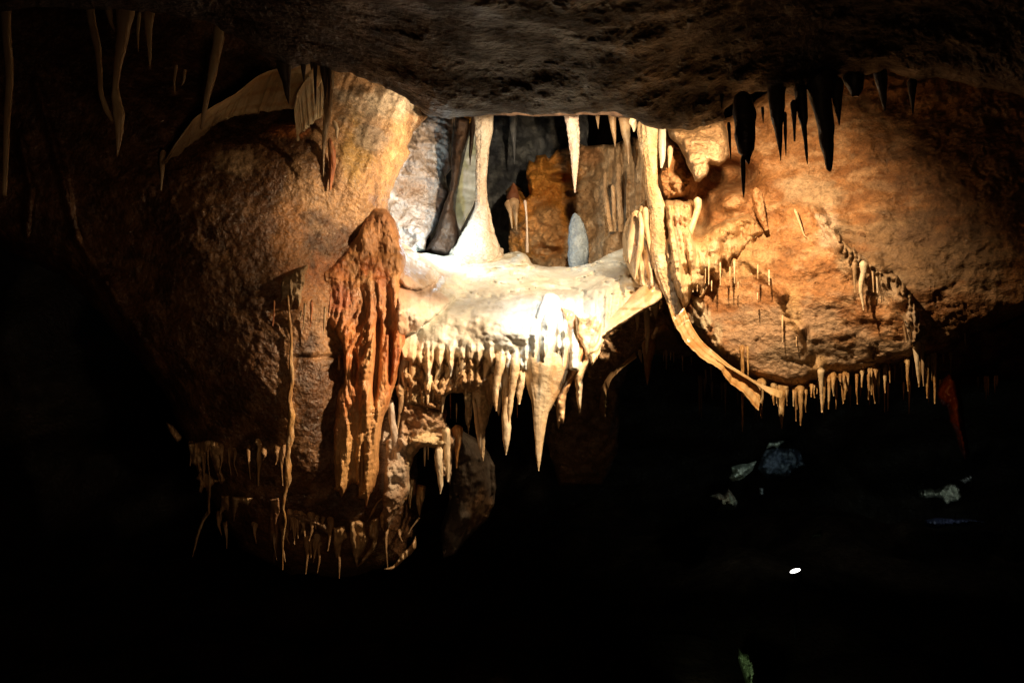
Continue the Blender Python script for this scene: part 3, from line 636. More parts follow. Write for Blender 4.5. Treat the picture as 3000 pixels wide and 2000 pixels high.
G = lambda pts, Y: zr(zG, 3.136, pts, Y)
for i, (pts, Y, lab) in enumerate(fringe):
    pts = [(p[0], p[1], p[2] * (1.1 if n_ < 1 else (1.5 if p[2] < 30 else 1.12) if n_ < len(pts) - 1 else 1)) for n_, p in enumerate(pts)]
    pts = [(pts[0][0], pts[0][1] - 60, pts[0][2] * 0.7, Y + 0.14), (pts[0][0], pts[0][1] + 20, pts[0][2] * 0.75, Y + 0.05)] + list(pts[1:])
    stal(G(pts, Y), CREAM, lab, group='stalactites along the shelf rim', seed=i * 3.1, seg=20, lump=0.11, lsc=24, ring=0.025, ringf=170, flute=0.25, nfl=3, stepm=0.007)
_r = random.Random(23)
for k, x in enumerate([245, 300, 375, 520, 560, 655, 730, 765, 840, 915, 985, 1035, 1085, 1180, 1265, 1310]):
    ln = _r.uniform(200, 400); w = _r.uniform(20, 32); Yk = 5.03 + _r.uniform(-0.02, 0.05)
    stal(G([(x, 400, w, Yk + 0.12), (x, 480, w * 1.1, Yk + 0.02), (x + _r.uniform(-6, 6), 480 + ln * 0.45, w * 0.7), (x + _r.uniform(-12, 12), 480 + ln, 3)], Yk), CREAM,
         'medium cream stalactite filling the row between the larger ones under the shelf', group='medium stalactites under the shelf rim', seed=k * 2.7, seg=16, lump=0.14, lsc=26, ring=0.03, ringf=190, flute=0.3, nfl=3)
_r = random.Random(11)
for k in range(46):
    x = _r.uniform(215, 1330); yt = _r.uniform(430, 520) if x < 1100 else _r.uniform(480, 560); ln = _r.uniform(60, 260)
    w = _r.uniform(10, 24); Yk = 5.07 + _r.uniform(-0.03, 0.08)
    stal(G([(x, yt - 90, w, Yk + 0.08), (x, yt, w * 1.2), (x + _r.uniform(-6, 6), yt + ln * 0.5, w * 0.6), (x + _r.uniform(-10, 10), yt + ln, 3)], Yk), CREAM if k % 3 else TAN,
         'small cream drip among the larger stalactites under the shelf rim', group='small drips under the shelf rim', seed=k * 1.3, seg=10, lump=0.2, lsc=30)
stal(G([(1303, 860, 6), (1303, 940, 5), (1303, 1015, 2)], 5.2), RED, 'thin red brown straw left of the giant stalactite', name='soda_straw', seg=8)
stal(G([(850, 720, 60), (852, 800, 44), (858, 900, 36), (852, 1000, 32), (850, 1060, 20), (855, 1100, 8), (854, 1160, 3)], 5.25), CREAM, 'ribbed stalactite with a thin drip tip below the middle of the fringe', ring=0.07, ringf=220, mat='crust', seg=22)
stal(G([(960, 700, 60), (965, 800, 76), (975, 950, 70), (985, 1030, 56), (970, 1120, 40), (975, 1200, 34), (985, 1320, 18), (990, 1410, 3)], 5.15), CREAM, 'fat bulbous stalactite ending in a long curved point', ring=0.03, ringf=150, mat='crust', seg=26)
stal(G([(905, 830, 16), (925, 1000, 20), (945, 1150, 24), (965, 1260, 20), (985, 1380, 6)], 5.08), CREAM, 'smooth cream rib along the left side of the fat bulbous stalactite', 'flowstone rib', name='flowstone_rib')
# the giant
stal(G([(1620, -120, 60, 5.2), (1610, 60, 120, 5.06), (1600, 160, 150, 5.03), (1595, 340, 200, 4.975), (1575, 520, 200, 4.955), (1552, 700, 165), (1540, 800, 132), (1530, 880, 95), (1516, 960, 70), (1510, 1080, 52), (1506, 1200, 40), (1500, 1330, 30), (1500, 1430, 17), (1500, 1500, 3)], 4.97),
     CREAM, 'giant cone shaped cream stalactite, largest and lowest of all', mat='calcite', seg=56, lump=0.05, lsc=9, squash=0.4, flute=0.32, nfl=9, stepm=0.008,
     blobs=[(1640, 1120, 24, 80, (0.66, 0.38, 0.16), 0.6), (1560, 1100, 14, 90, (0.68, 0.42, 0.2), 0.5), (1600, 900, 60, 90, (0.8, 0.78, 0.7), 0.8)])
# sheets to its right
o = relief('drapery', zG([(1700, 0), (1830, 40), (1850, 180), (1930, 250), (1915, 420), (1880, 560), (1800, 700), (1755, 800), (1745, 900), (1735, 1020), (1720, 1078), (1705, 1030), (1690, 1090), (1678, 1124), (1665, 1040), (1655, 860), (1690, 700), (1740, 500), (1760, 250)]),
           [(1680, 1000, 4.99), (1650, 1200, 4.97), (1700, 1050, 4.97)], M['drape'], [(0.68, 0.44, 0.24), (0.62, 0.34, 0.16), (0.74, 0.56, 0.36)], step=3, ew=14, er=0.05, th=0.04, namp=0.015, nsc=8, jit=1,
           disp=lambda X, Y, wx, d, wz: 0.05 * billow((X + 0.4 * Y) / 30, Y / 300, 0 * X, 2), seed=6, blobs=[(1708, 1030, 8, 60, (0.5, 0.17, 0.05), 0.8)])
tag(o, 'reddish drapery with two sharp tips right of the giant stalactite', 'drapery')
o = relief('drapery', zG([(1830, 60), (2060, 60), (2085, 160), (2070, 240), (2045, 340), (2010, 450), (1960, 540), (1925, 610), (1905, 680), (1898, 800), (1885, 930), (1875, 982), (1862, 930), (1845, 840), (1836, 720), (1826, 630), (1870, 540), (1930, 470), (1905, 380), (1850, 260)]),
           [(1700, 950, 4.93), (1740, 1000, 4.93), (1700, 1180, 4.94)], M['drape'], CREAM, step=3, ew=12, er=0.05, th=0.05, namp=0.012, nsc=8, jit=1,
           disp=lambda X, Y, wx, d, wz: 0.05 * billow((X + 0.45 * Y) / 34, Y / 400, 0 * X + 5, 2), seed=8, blobs=[(1700, 1000, 8, 40, (0.62, 0.3, 0.1), 0.8)])
tag(o, 'bright cream drapery narrowing to a single spike at the shelf right end', 'drapery')
# bridge drapery with the dark window
o = relief('drapery', [(1735, 985), (1762, 950), (1800, 918), (1838, 880), (1870, 845), (1905, 800), (1935, 790), (1952, 815), (1953, 848), (1940, 874), (1912, 896), (1880, 914), (1850, 934), (1818, 955), (1792, 972), (1768, 990), (1758, 1015), (1748, 1045), (1735, 1070), (1722, 1040)],
      [(1735, 1000, 5.0), (1800, 960, 4.98), (1880, 905, 5.02), (1800, 915, 5.1), (1870, 845, 5.18), (1940, 860, 5.08), (1930, 795, 5.2)],
      M['drape'], CREAM, step=3, ew=14, er=0.06, th=0.05, namp=0.012, nsc=8, jit=1, seed=12,
      disp=lambda X, Y, wx, d, wz: 0.05 * billow((0.55 * X + 0.83 * Y) / 26, (0.83 * X - 0.55 * Y) / 300, 0 * X + 4, 2), blobs=[(1900, 868, 12, 34, (0.55, 0.27, 0.1), 0.7), (1850, 905, 40, 5, (0.55, 0.27, 0.1), 0.8)])
tag(o, 'bright cream banded drapery bridging from the shelf to the right column', 'drapery')

# ------------------------------------------------------------------ leaning right column and neighbours
o = stal(zr(zD, s3, [(310, 300, 110), (305, 380, 96), (315, 550, 84), (330, 750, 64), (335, 930, 56), (370, 1060, 64), (400, 1180, 72), (410, 1400, 70, 5.12), (416, 1568, 70, 5.1), (445, 1700, 66, 5.08), (495, 1850, 56, 5.06), (535, 1980, 44, 5.04), (560, 2080, 36, 5.03), (600, 2200, 20, 5.02)], 5.15),
         CREAM, 'long leaning cream column at the right edge of the niche', 'column', name='column', mat='crust', seg=40, lump=0.07, lsc=10, flute=0.35, nfl=5, ring=0.012, ringf=110, stepm=0.01)
D_ = lambda pts, Y: zr(zD, s3, pts, Y)
for i, (pts, Y, pal, lab) in enumerate([
    ([(440, 380, 34), (440, 550, 34), (442, 680, 28), (430, 760, 10)], 5.1, WHITE, 'bright white stalactite tucked right of the leaning column top'),
    ([(510, 560, 30), (512, 660, 20), (500, 760, 6)], 5.15, CREAM, 'small cream stalactite beside the bright white one'),
    ([(160, 300, 60), (185, 370, 28), (180, 430, 4)], 5.2, CREAM, 'small cream hook at the top left of the leaning column'),
    ([(200, 1150, 40), (190, 1300, 60), (170, 1450, 50), (150, 1560, 30), (140, 1640, 5)], 5.2, CREAM, 'cream stalactite left of the leaning column foot'),
    ([(230, 1160, 16), (250, 1300, 24), (240, 1480, 26), (215, 1640, 18), (190, 1780, 4)], 5.12, CREAM, 'smooth white stalactite hanging over the shelf right end'),
    ([(280, 1120, 30), (290, 1280, 22), (320, 1450, 18), (345, 1600, 10), (350, 1690, 3)], 5.12, CREAM, 'narrow cream stalactite close to the leaning column foot'),
    ([(760, 1030, 40), (770, 1120, 32), (740, 1220, 26), (690, 1350, 36), (670, 1450, 40), (700, 1560, 46)], 5.1, CREAM, 'glossy cream flowstone tongue below the dark hollow')]):
    stal(D_(pts, Y), pal, lab, seed=i * 2.2, flute=0.15)
o = relief('flowstone_overhang', zD([(470, 360), (640, 360), (800, 340), (1000, 310), (1040, 450), (1055, 640), (1020, 700), (960, 745), (880, 730), (850, 830), (790, 888), (740, 880), (700, 800), (650, 680), (590, 560), (500, 470)]),
           [(1960, 400, 5.0), (2100, 380, 4.95), (2040, 500, 4.85), (2120, 460, 4.9)], M['crust'], [(0.4, 0.28, 0.17), (0.3, 0.19, 0.1), (0.48, 0.36, 0.24)], step=3.5, ew=26, er=0.2, th=0.3, namp=0.03, nsc=8, jit=2,
           disp=lambda X, Y, wx, d, wz: 0.02 * np.sin(Y / 9 + 3 * perlin(X / 60, Y / 60, 0)) + 0.02 * billow(wx * 12, d * 12, wz * 12, 4))
tag(o, 'lumpy tan overhang with curved bands right of the leaning column', 'flowstone')
o = relief('flowstone', zD([(470, 480), (560, 520), (640, 640), (700, 800), (720, 900), (680, 1000), (640, 1040), (540, 1040), (470, 1060), (430, 980), (400, 850), (460, 700)]),
           [(1960, 500, 5.2), (1980, 560, 5.15)], M['crust'], ORANGE, step=3.5, ew=20, er=0.15, th=0.3, namp=0.04, nsc=9, jit=2, disp=lambda X, Y, wx, d, wz: 0.05 * billow(X / 30, Y / 20, 0 * X, 3))
tag(o, 'orange crinkled rock between the leaning column and the overhang', 'flowstone')
o = relief('flowstone', zD([(430, 1050), (560, 1045), (700, 1045), (742, 1085), (735, 1200), (705, 1290), (760, 1400), (850, 1350), (900, 1290), (1000, 1255), (1110, 1200), (1240, 1170), (1330, 1240), (1400, 1340), (1330, 1420), (1210, 1490), (1140, 1600), (1090, 1590), (1040, 1700),
    (1010, 1660), (980, 1780), (930, 1830), (890, 1760), (840, 1900), (790, 1990), (750, 1900), (720, 2010), (640, 2080), (600, 2120), (560, 1980), (500, 1800), (450, 1560), (440, 1300)]),
           [(1960, 620, 5.12), (1990, 800, 5.02), (2000, 900, 5.06), (2150, 680, 5.12), (2200, 650, 5.12), (2100, 740, 5.06)], M['flow'], [(0.5, 0.32, 0.16), (0.4, 0.23, 0.1), (0.6, 0.45, 0.28)], step=3.5, ew=30, er=0.2, th=0.3, namp=0.035, nsc=9, jit=4,
           disp=lambda X, Y, wx, d, wz: 0.06 * billow(X / 46 + 0.5 * perlin(Y / 90, X / 90, 0), Y / 150, 0 * X, 4, 0.5) * np.clip((X - 2030) / 40, 0.15, 1) + 0.13 * billow((X - 0.14 * Y) / 30 + 0.3 * perlin(Y / 120, 0 * X, 0 * X), Y / 500, 0 * X + 2, 2) * np.clip((2070 - X) / 50, 0, 1), blobs=[(1990, 780, 60, 170, (0.68, 0.5, 0.3), 0.85), (1985, 700, 9, 90, (0.55, 0.36, 0.3), 0.6), (1945, 720, 9, 120, (0.5, 0.24, 0.1), 0.6), (2170, 680, 60, 40, (0.5, 0.3, 0.14), 0.6)])
tag(o, 'cream fluted flowstone right of the leaning column foot', 'flowstone')
stal(D_([(1300, 940, 40), (1310, 1020, 48), (1330, 1120, 50), (1350, 1200, 40), (1400, 1330, 20)], 5.06), ORANGE, 'ringed orange rock knob on the right wall beside the dark hollow', 'flowstone', name='ringed_flowstone', ring=0.1, ringf=230, mat='crust', seg=24)
o = relief('flowstone', [(1822, 700), (1832, 655), (1852, 622), (1872, 600), (1893, 585), (1905, 640), (1912, 750), (1925, 840), (1905, 850), (1880, 845), (1855, 815), (1840, 790), (1825, 750)],
           [(1840, 640, 5.3), (1900, 640, 5.2), (1850, 800, 5.28), (1910, 800, 5.18)], M['calcite'], CREAM, step=3, ew=16, er=0.12, th=0.2, namp=0.02, nsc=10, jit=2,
           disp=lambda X, Y, wx, d, wz: 0.12 * billow((X - Y * 0.06) / 24, Y / 300, 0 * X + 2, 3), seed=44, blobs=[(1862, 720, 5, 60, (0.55, 0.28, 0.14), 0.7)])
tag(o, 'fused cream folds between the shelf right end and the leaning column', 'flowstone')
# drapery edge running down right
o = sheet('drapery', zH([(900, 330, 5.06), (960, 500, 5.04), (1020, 640, 5.02), (1110, 780, 4.99), (1250, 900, 4.97), (1380, 1010, 4.95), (1520, 1090, 4.93), (1600, 1150, 4.92), (1655, 1250, 4.9)]),
          zH([(790, 420, 5.06), (840, 580, 5.02), (950, 790, 4.96), (1100, 930, 4.92), (1260, 1030, 4.88), (1400, 1190, 4.85), (1530, 1300, 4.83), (1635, 1418, 4.82)]),
          M['drape'], [(0.66, 0.47, 0.24), (0.58, 0.36, 0.15), (0.7, 0.55, 0.33)], nu=160, wave=0.016, wf=5, thick=0.028, bands=0.8, seed=20, ragged=0.012, blobs=[(2080, 1010, 200, 8, (0.5, 0.27, 0.1), 0.7), (2170, 1120, 60, 14, (0.5, 0.3, 0.12), 0.7)])
tag(o, 'long smooth yellow drapery sweeping down the right rock to a torn end', 'drapery')
o = sheet('drapery', zH([(1150, 870, 5.0), (1320, 990, 4.95), (1500, 1080, 4.92), (1640, 1170, 4.9), (1760, 1210, 4.9), (1862, 1240, 4.9)]), zH([(1160, 890, 4.96), (1350, 1020, 4.88), (1520, 1120, 4.86), (1650, 1200, 4.85), (1740, 1270, 4.85), (1845, 1310, 4.85)]),
          M['drape'], [(0.6, 0.42, 0.2), (0.5, 0.3, 0.12), (0.66, 0.5, 0.3)], wave=0.01, thick=0.016, seed=21)
tag(o, 'narrow tan drapery just above the torn end of the long yellow one', 'drapery')
# white vein and hanging bits on the right mass
V_ = lambda pts, Y: zr(zD, s3, pts, Y)
stal(V_([(1850, 1180, 26), (1900, 1260, 24), (1960, 1380, 28), (2020, 1480, 26), (2060, 1568, 40), (2090, 1640, 30), (2110, 1720, 20), (2140, 1850, 10), (2150, 1900, 4)], 4.93), [(0.62, 0.5, 0.38), (0.5, 0.36, 0.24), (0.7, 0.6, 0.5)], 'pale cream vein of calcite with hanging tips on the right rock mass', 'flowstone rib', name='flowstone_rib', mat='flow', lump=0.2)
I_ = lambda pts, Y: zr(zI, s3, pts, Y)
for i, (pts, pal, lab) in enumerate([
    ([(800, 200, 30), (795, 300, 20), (797, 400, 10), (798, 490, 4)], TAN, 'short tan stalactite left of the branching white one on the right rock'),
    ([(880, 200, 50), (880, 300, 30), (855, 400, 20), (850, 480, 16), (870, 580, 12), (877, 655, 4)], CREAM, 'branching white stalactite on the right rock mass'),
    ([(960, 240, 16), (965, 350, 9), (970, 490, 4)], CREAM, 'straight straw just right of the branching white stalactite'),
    ([(1000, 260, 16), (1003, 370, 9), (1005, 495, 4)], CREAM, 'second straw right of the branching white stalactite'),
    ([(1110, 420, 30), (1115, 520, 18), (1112, 600, 6)], TAN, 'stubby tan stalactite where the crusty ridge begins'),
    ([(1230, 560, 34), (1240, 700, 22), (1250, 800, 12), (1272, 950, 4)], TAN, 'thin tan stalactite on the left side of the crusty ridge'),
    ([(1400, 760, 50), (1380, 880, 40), (1365, 1000, 34), (1370, 1130, 22), (1378, 1230, 14), (1385, 1325, 4)], CREAM, 'large fluted stalactite ending the crusty ridge on the right'),
    ([(1430, 820, 30), (1425, 950, 22), (1420, 1080, 18), (1425, 1250, 10), (1430, 1350, 3)], TAN, 'slim stalactite beside the large fluted one on the right'),
    ([(1430, 40, 46), (1425, 100, 26), (1425, 160, 14), (1430, 235, 3)], TAN, 'funnel shaped stalactite near the top right rock rim'),
    ([(1340, 20, 26), (1340, 100, 20), (1340, 200, 8)], TAN, 'stubby shaded stalactite left of the funnel shaped one'),
    ([(1570, 30, 30), (1585, 90, 14), (1582, 140, 3)], TAN, 'small hook stalactite right of the funnel shaped one'),
    ([(1740, 760, 24), (1750, 830, 14), (1755, 910, 3)], TAN, 'left dim stalactite of the pair at the far right rim'),
    ([(1790, 780, 20), (1810, 880, 12), (1818, 985, 3)], TAN, 'right dim stalactite of the pair at the far right rim'),
    ([(1840, 90, 26), (1830, 160, 12), (1832, 240, 3)], TAN, 'faint small stalactite in the upper right shadow'),
    ([(2265, 240, 24), (2270, 330, 14), (2265, 430, 4)], TAN, 'faint stalactite at the extreme right edge'),
    ([(490, 1180, 40), (490, 1300, 24), (490, 1400, 16), (495, 1500, 12), (497, 1590, 6)], CREAM, 'bright dripping stalactite at the foot of the curved rib'),
    ]):
    stal(I_(pts, 4.72), pal, lab, seed=i * 1.7, seg=14, lump=0.15)
# crusty ridge body
o = relief('flowstone_ridge', zI([(640, -60), (760, 60), (860, 140), (950, 210), (1060, 280), (1180, 320), (1300, 480), (1400, 700), (1450, 790), (1440, 880), (1380, 940), (1330, 980), (1280, 850), (1220, 640), (1150, 480), (1040, 460), (960, 330), (900, 260), (820, 260), (740, 330), (690, 200), (610, 60)]),
           [(2450, 700, 4.84), (2550, 790, 4.76), (2650, 880, 4.62), (2700, 980, 4.56)], M['crust'], [(0.46, 0.34, 0.22), (0.34, 0.22, 0.12), (0.6, 0.48, 0.36)], step=3.5, ew=18, er=0.12, th=0.15, namp=0.03, nsc=12, jit=4,
           disp=lambda X, Y, wx, d, wz: 0.09 * billow(X / 16, Y / 70, 0 * X, 3), seed=14)
tag(o, 'crusty pale ridge of dripstone slanting across the right rock mass', 'flowstone')

# ------------------------------------------------------------------ red flowstone curtain
red_poly = zF([(1060, 30), (1150, -60), (1250, -260), (1370, -360), (1500, -340), (1600, -200), (1660, 0), (1690, 110), (1720, 250), (1680, 560), (1745, 830), (1730, 1080), (1700, 1300), (1640, 1500), (1590, 1700), (1510, 1960)]) + \
           zJ([(1510, 160), (1490, 260), (1480, 400), (1478, 520), (1450, 620), (1420, 670), (1395, 765), (1385, 700), (1340, 690), (1345, 620), (1310, 590), (1280, 610), (1230, 690), (1215, 650), (1188, 640), (1182, 450), (1180, 250), (1195, 50)]) + \
           zF([(1010, 1568), (910, 1500), (950, 1300), (960, 1180), (900, 1080), (830, 1060), (800, 960), (740, 880), (700, 760), (650, 640), (610, 520), (640, 400), (720, 330), (850, 250), (980, 180)])
def red_disp(X, Y, wx, d, wz):
    k = np.clip((Y - 790) / 120, 0, 1)
    r = k * 0.085 * (billow((X + 0.06 * Y) / 66 + 0.9 * perlin(Y / 260, X / 160, 0), Y / 700, 0 * X + 1, 4, 0.55) - 0.3)
    r += k * 0.05 * perlin(X / 70, Y / 500, 0 * X + 6) + k * 0.018 * (billow((X + 0.05 * Y) / 17 + 0.5 * perlin(Y / 90, X / 90, 0), Y / 320, 0 * X + 3, 2) - 0.3)
    r += 0.012 * np.abs(perlin(X / 50, Y / 9 + X / 40, 0 * X)) * np.clip((Y - 1100) / 80, 0, 1)       # fine ripples
    # ledge: the mound overhangs a shadowed step
    e = Y - (795 + 26 * np.sin((X - 900) / 90.0)); r += 0.02 * np.exp(-(np.clip(-e, 0, None) / 60) ** 2) * (e < 0) + 0.015 * (billow(wx * 14, d * 14, wz * 8, 4, 0.7) - 0.4) + 0.035 * perlin(X / 60, Y / 60, 0 * X + 3) * (e < 0) + 0.012 * (billow(X / 12, Y / 60, 0 * X, 3) - 0.3)
    r += 0.02 * np.exp(-(np.clip(e, 0, None) / 20) ** 2) * (e >= 0)
    r += 0.05 * np.exp(-(((X - 1100) / 60) ** 2 + ((Y - 680) / 60) ** 2))
    # deep dark grooves
    for (x0, x1, ya, yb, w) in ((1112, 1096, 900, 1180, 8), (1148, 1140, 960, 1120, 5), (1040, 1035, 1020, 1120, 6), (1063, 1058, 1290, 1440, 4), (1000, 1004, 990, 1130, 6)):
        xc = x0 + (x1 - x0) * np.clip((Y - ya) / (yb - ya), 0, 1)
        r -= 0.14 * np.exp(-((X - xc) / w) ** 2) * np.clip((Y - ya) / 50, 0, 1) * np.clip((yb - Y) / 60 + 0.3, 0, 1)
    return r
o = relief('flowstone_curtain', red_poly, [(1110, 640, 5.08), (1000, 740, 4.99), (950, 850, 4.92), (1150, 800, 5.0), (1050, 950, 4.84), (1150, 1000, 4.93), (1000, 1250, 4.8), (1100, 1250, 4.82), (1000, 1430, 4.8), (1070, 1450, 4.82)],
           M['flow'], RED, step=3.5, ew=22, er=0.12, th=0.18, disp=red_disp, namp=0.008, nsc=6, jit=2, csc=5, stretch=0.25, seed=4,
           blobs=[(1040, 1350, 100, 150, (0.56, 0.33, 0.13), 0.8), (1000, 1150, 30, 120, (0.5, 0.25, 0.1), 0.5), (1100, 1200, 30, 250, (0.55, 0.3, 0.13), 0.6), (1100, 680, 110, 110, (0.38, 0.19, 0.08), 0.95), (1125, 640, 40, 30, (0.2, 0.09, 0.04), 0.7), (1060, 900, 120, 60, (0.38, 0.19, 0.1), 0.7), (930, 830, 60, 60, (0.36, 0.19, 0.09), 0.6), (1000, 870, 40, 40, (0.4, 0.12, 0.07), 0.6)])
tag(o, 'tall rust red flowstone curtain hanging left of the white shelf', 'flowstone curtain')
# cream cluster at its left and hanging strings
o = relief('flowstone_tuft', zF([(300, 430), (390, 400), (460, 350), (590, 290), (600, 330), (560, 420), (560, 500), (520, 620), (515, 720), (490, 820), (465, 760), (440, 680), (420, 800), (400, 960), (385, 800), (380, 680), (320, 700), (275, 740), (290, 650), (290, 520)]),
           [(870, 850, 4.73)], M['flow'], [(0.5, 0.38, 0.24), (0.4, 0.28, 0.16), (0.58, 0.46, 0.32)], step=3, ew=12, er=0.07, th=0.08, namp=0.02, nsc=14, jit=1, disp=lambda X, Y, wx, d, wz: 0.05 * billow(X / 13, Y / 60, 0 * X, 2))
tag(o, 'small tan tuft of dripstone left of the red curtain', 'flowstone')
for i, (pts, Y, lab) in enumerate([
    (zJ([(880, -640, 2.9), (890, -520, 3.6), (905, -350, 4.3), (900, -200, 5.8), (910, -80, 6.5), (890, 40, 7.2), (905, 120, 8.6), (900, 200, 10.1), (895, 300, 10.1), (880, 420, 7.2), (880, 500, 10.8), (885, 580, 8.6), (860, 660, 4.3), (850, 760, 3.6), (868, 840, 2.9), (848, 960, 2.2), (847, 1160, 1.4)]), 4.7, 'long thin orange dripstone string running down the dark left wall'),
    (zJ([(680, 300, 10), (700, 350, 8), (690, 400, 6), (690, 500, 4), (686, 610, 2)]), 4.74, 'thin brown stalactite hanging alone on the dark left wall'),
    ]):
    stal([(p[0], p[1], Y, p[2]) for p in pts], [(0.46, 0.27, 0.1), (0.36, 0.18, 0.06), (0.5, 0.36, 0.2)], lab, 'stalactite', name='dripstone_string' if i == 0 else 'stalactite', seed=i, lump=0.3, lsc=30, mat='flow')
for i, (x, y0, y1, r) in enumerate([(560, 740, 1040, 16), (640, 700, 1010, 18), (790, 780, 1110, 16), (210, 700, 1000, 12), (520, 820, 920, 14)]):
    pp = zF([(x, y0), (x - 4, (y0 + y1) / 2), (x - 18, y1)])
    stal([(p[0], p[1], 4.70, rr) for p, rr in zip(pp, (r / 3.92, r / 5.5, 1))], RED if i % 2 else TAN, ['tan drip on the wall under the tuft', 'rusty drip on the wall right of the tuft', 'longest tan drip left of the red curtain', 'rusty drip on the wall left of the tuft', 'small rusty drip between the tuft and the curtain'][i], 'stalactite', seed=i, mat='flow', lump=0.25, lsc=30)

# upper left draperies -----------------------------------------------
B_ = lambda pts, Y, Y2=None: [(p[0], p[1], Y + ((Y2 or Y) - Y) * n_ / (len(pts) - 1)) for n_, p in enumerate(zB(pts))]
o = sheet('drapery', B_([(-960, 1130), (-700, 760), (-450, 620), (-200, 480), (0, 300), (150, 230), (300, 200), (500, 170), (700, 150), (860, 180)], 4.6, 4.82),
          B_([(-1070, 1300), (-900, 1180), (-700, 1050), (-470, 830), (-200, 740), (0, 716), (200, 690), (350, 660), (440, 680), (560, 640)], 4.72, 5.02),
          M['drape'], [(0.66, 0.52, 0.3), (0.56, 0.42, 0.22), (0.72, 0.6, 0.38)], nu=160, nv=70, wave=0.03, wf=12, thick=0.02, bands=0.6, seed=30, blobs=[(560, 420, 110, 110, (0.22, 0.16, 0.1), 0.8)])
tag(o, 'long yellow drapery curving up to the ceiling at the upper left', 'drapery')
o = sheet('drapery', B_([(440, 680), (470, 500), (560, 350), (650, 250), (720, 240), (860, 200)], 4.72, 4.95), B_([(475, 1035), (500, 960), (570, 900), (660, 820), (740, 770), (800, 700)], 4.84, 5.08),
          M['drape'], [(0.58, 0.48, 0.3), (0.5, 0.4, 0.24), (0.64, 0.56, 0.38)], wave=0.035, wf=8, thick=0.02, bands=0.5, seed=31)
tag(o, 'smooth pointed olive cream drapery under the ceiling left of the niche', 'drapery')
for i, (pts, Y, pal, lab) in enumerate([
    ([(850, 200, 40), (850, 400, 40), (820, 700, 46), (790, 950, 30), (775, 1200, 14), (772, 1440, 4)], 4.85, TAN, 'long tan stalactite pressed against the lit left wall'),
    ([(850, 1000, 30), (870, 1150, 46), (880, 1300, 40), (865, 1450, 30), (850, 1600, 10)], 4.93, RED, 'dark red stalactite against the lit left wall'),
    ([(890, 800, 30), (930, 900, 26), (925, 1010, 6)], 4.98, CREAM, 'small glossy cream nub on the lit left wall'),
    ]):
    stal([(p[0], p[1], Y, q[2] / 3.92) for p, q in zip(zB(pts), pts)], pal, lab, seed=i, mat='flow')
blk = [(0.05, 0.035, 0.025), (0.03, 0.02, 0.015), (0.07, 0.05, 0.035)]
for i, (pts, lab) in enumerate([
    ([(320, 0, 110), (320, 180, 85), (345, 350, 42), (360, 500, 28), (378, 605, 5)], 'dark broad stalactite left of the lit wall top'),
    ([(540, 60, 40), (545, 220, 24), (552, 360, 4)], 'short dark stalactite near the lit wall top'),
    ([(680, 60, 36), (680, 300, 22), (682, 480, 12), (680, 640, 3)], 'slim dark stalactite right of the broad dark one'),
    ([(780, 60, 60), (785, 300, 36), (798, 450, 16), (798, 560, 3)], 'dark tapering stalactite touching the lit wall top'),
    ([(840, 60, 26), (840, 350, 16), (838, 640, 4)], 'thin dark stalactite at the edge of the lit wall top'),
    ([(640, 60, 24), (640, 160, 16), (642, 220, 5)], 'tiny dark stalactite over the olive drapery')]):
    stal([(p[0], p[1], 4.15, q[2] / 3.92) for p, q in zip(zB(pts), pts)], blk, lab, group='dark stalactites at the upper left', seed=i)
A_ = lambda pts, Y: zr(zA, s3, pts, Y)
for i, (pts, Y, lab) in enumerate([
    ([(1150, -100, 110), (1150, 100, 80), (1130, 350, 55), (1080, 600, 34), (1060, 800, 26), (1065, 900, 40), (1095, 1050, 52), (1095, 1200, 36), (1085, 1350, 16), (1075, 1440, 3)], 3.95, 'long dim stalactite with a swollen tip at the upper left'),
    ([(810, -100, 40), (840, 200, 40), (900, 450, 30), (915, 650, 22), (925, 850, 20), (970, 1000, 26), (1040, 1130, 14)], 3.95, 'slanting dim stalactite joining the swollen one at the upper left'),
    ([(990, -80, 40), (1000, 100, 34), (1020, 220, 18), (1050, 290, 4)], 3.9, 'short dim stalactite between the two long upper left ones'),
    ([(1370, 60, 60), (1365, 250, 34), (1375, 450, 20), (1378, 640, 4)], 4.05, 'small brown stalactite right of the long swollen one'),
    ([(2020, 220, 50), (2000, 400, 50), (1960, 650, 40), (1900, 900, 26), (1865, 1100, 20), (1850, 1190, 8)], 4.6, 'smooth yellow brown stalactite reaching the long drapery'),
    ([(1280, 120, 20), (1265, 300, 14), (1270, 480, 4)], 4.1, 'faint thin stalactite at the upper left'),
    ([(1620, 600, 16), (1600, 750, 12), (1605, 870, 4)], 4.3, 'faint left strand of the small looped dripstone'),
    ([(1700, 640, 14), (1690, 740, 10), (1670, 790, 4)], 4.3, 'faint right strand of the small looped dripstone'),
    ([(1500, 1380, 30), (1490, 1480, 26), (1490, 1600, 16), (1480, 1750, 4)], 4.8, 'yellow tip dripping from the left end of the long drapery'),
    ([(40, -100, 60), (60, 300, 40), (90, 700, 34), (60, 1200, 30), (40, 1800, 20)], 3.9, 'dim brown rib at the extreme left edge')]):
    stal(A_(pts, Y), [(0.4, 0.3, 0.18), (0.3, 0.2, 0.11), (0.46, 0.36, 0.22)], lab, group='dim formations at the upper left', seed=i * 1.3, mat='drape')

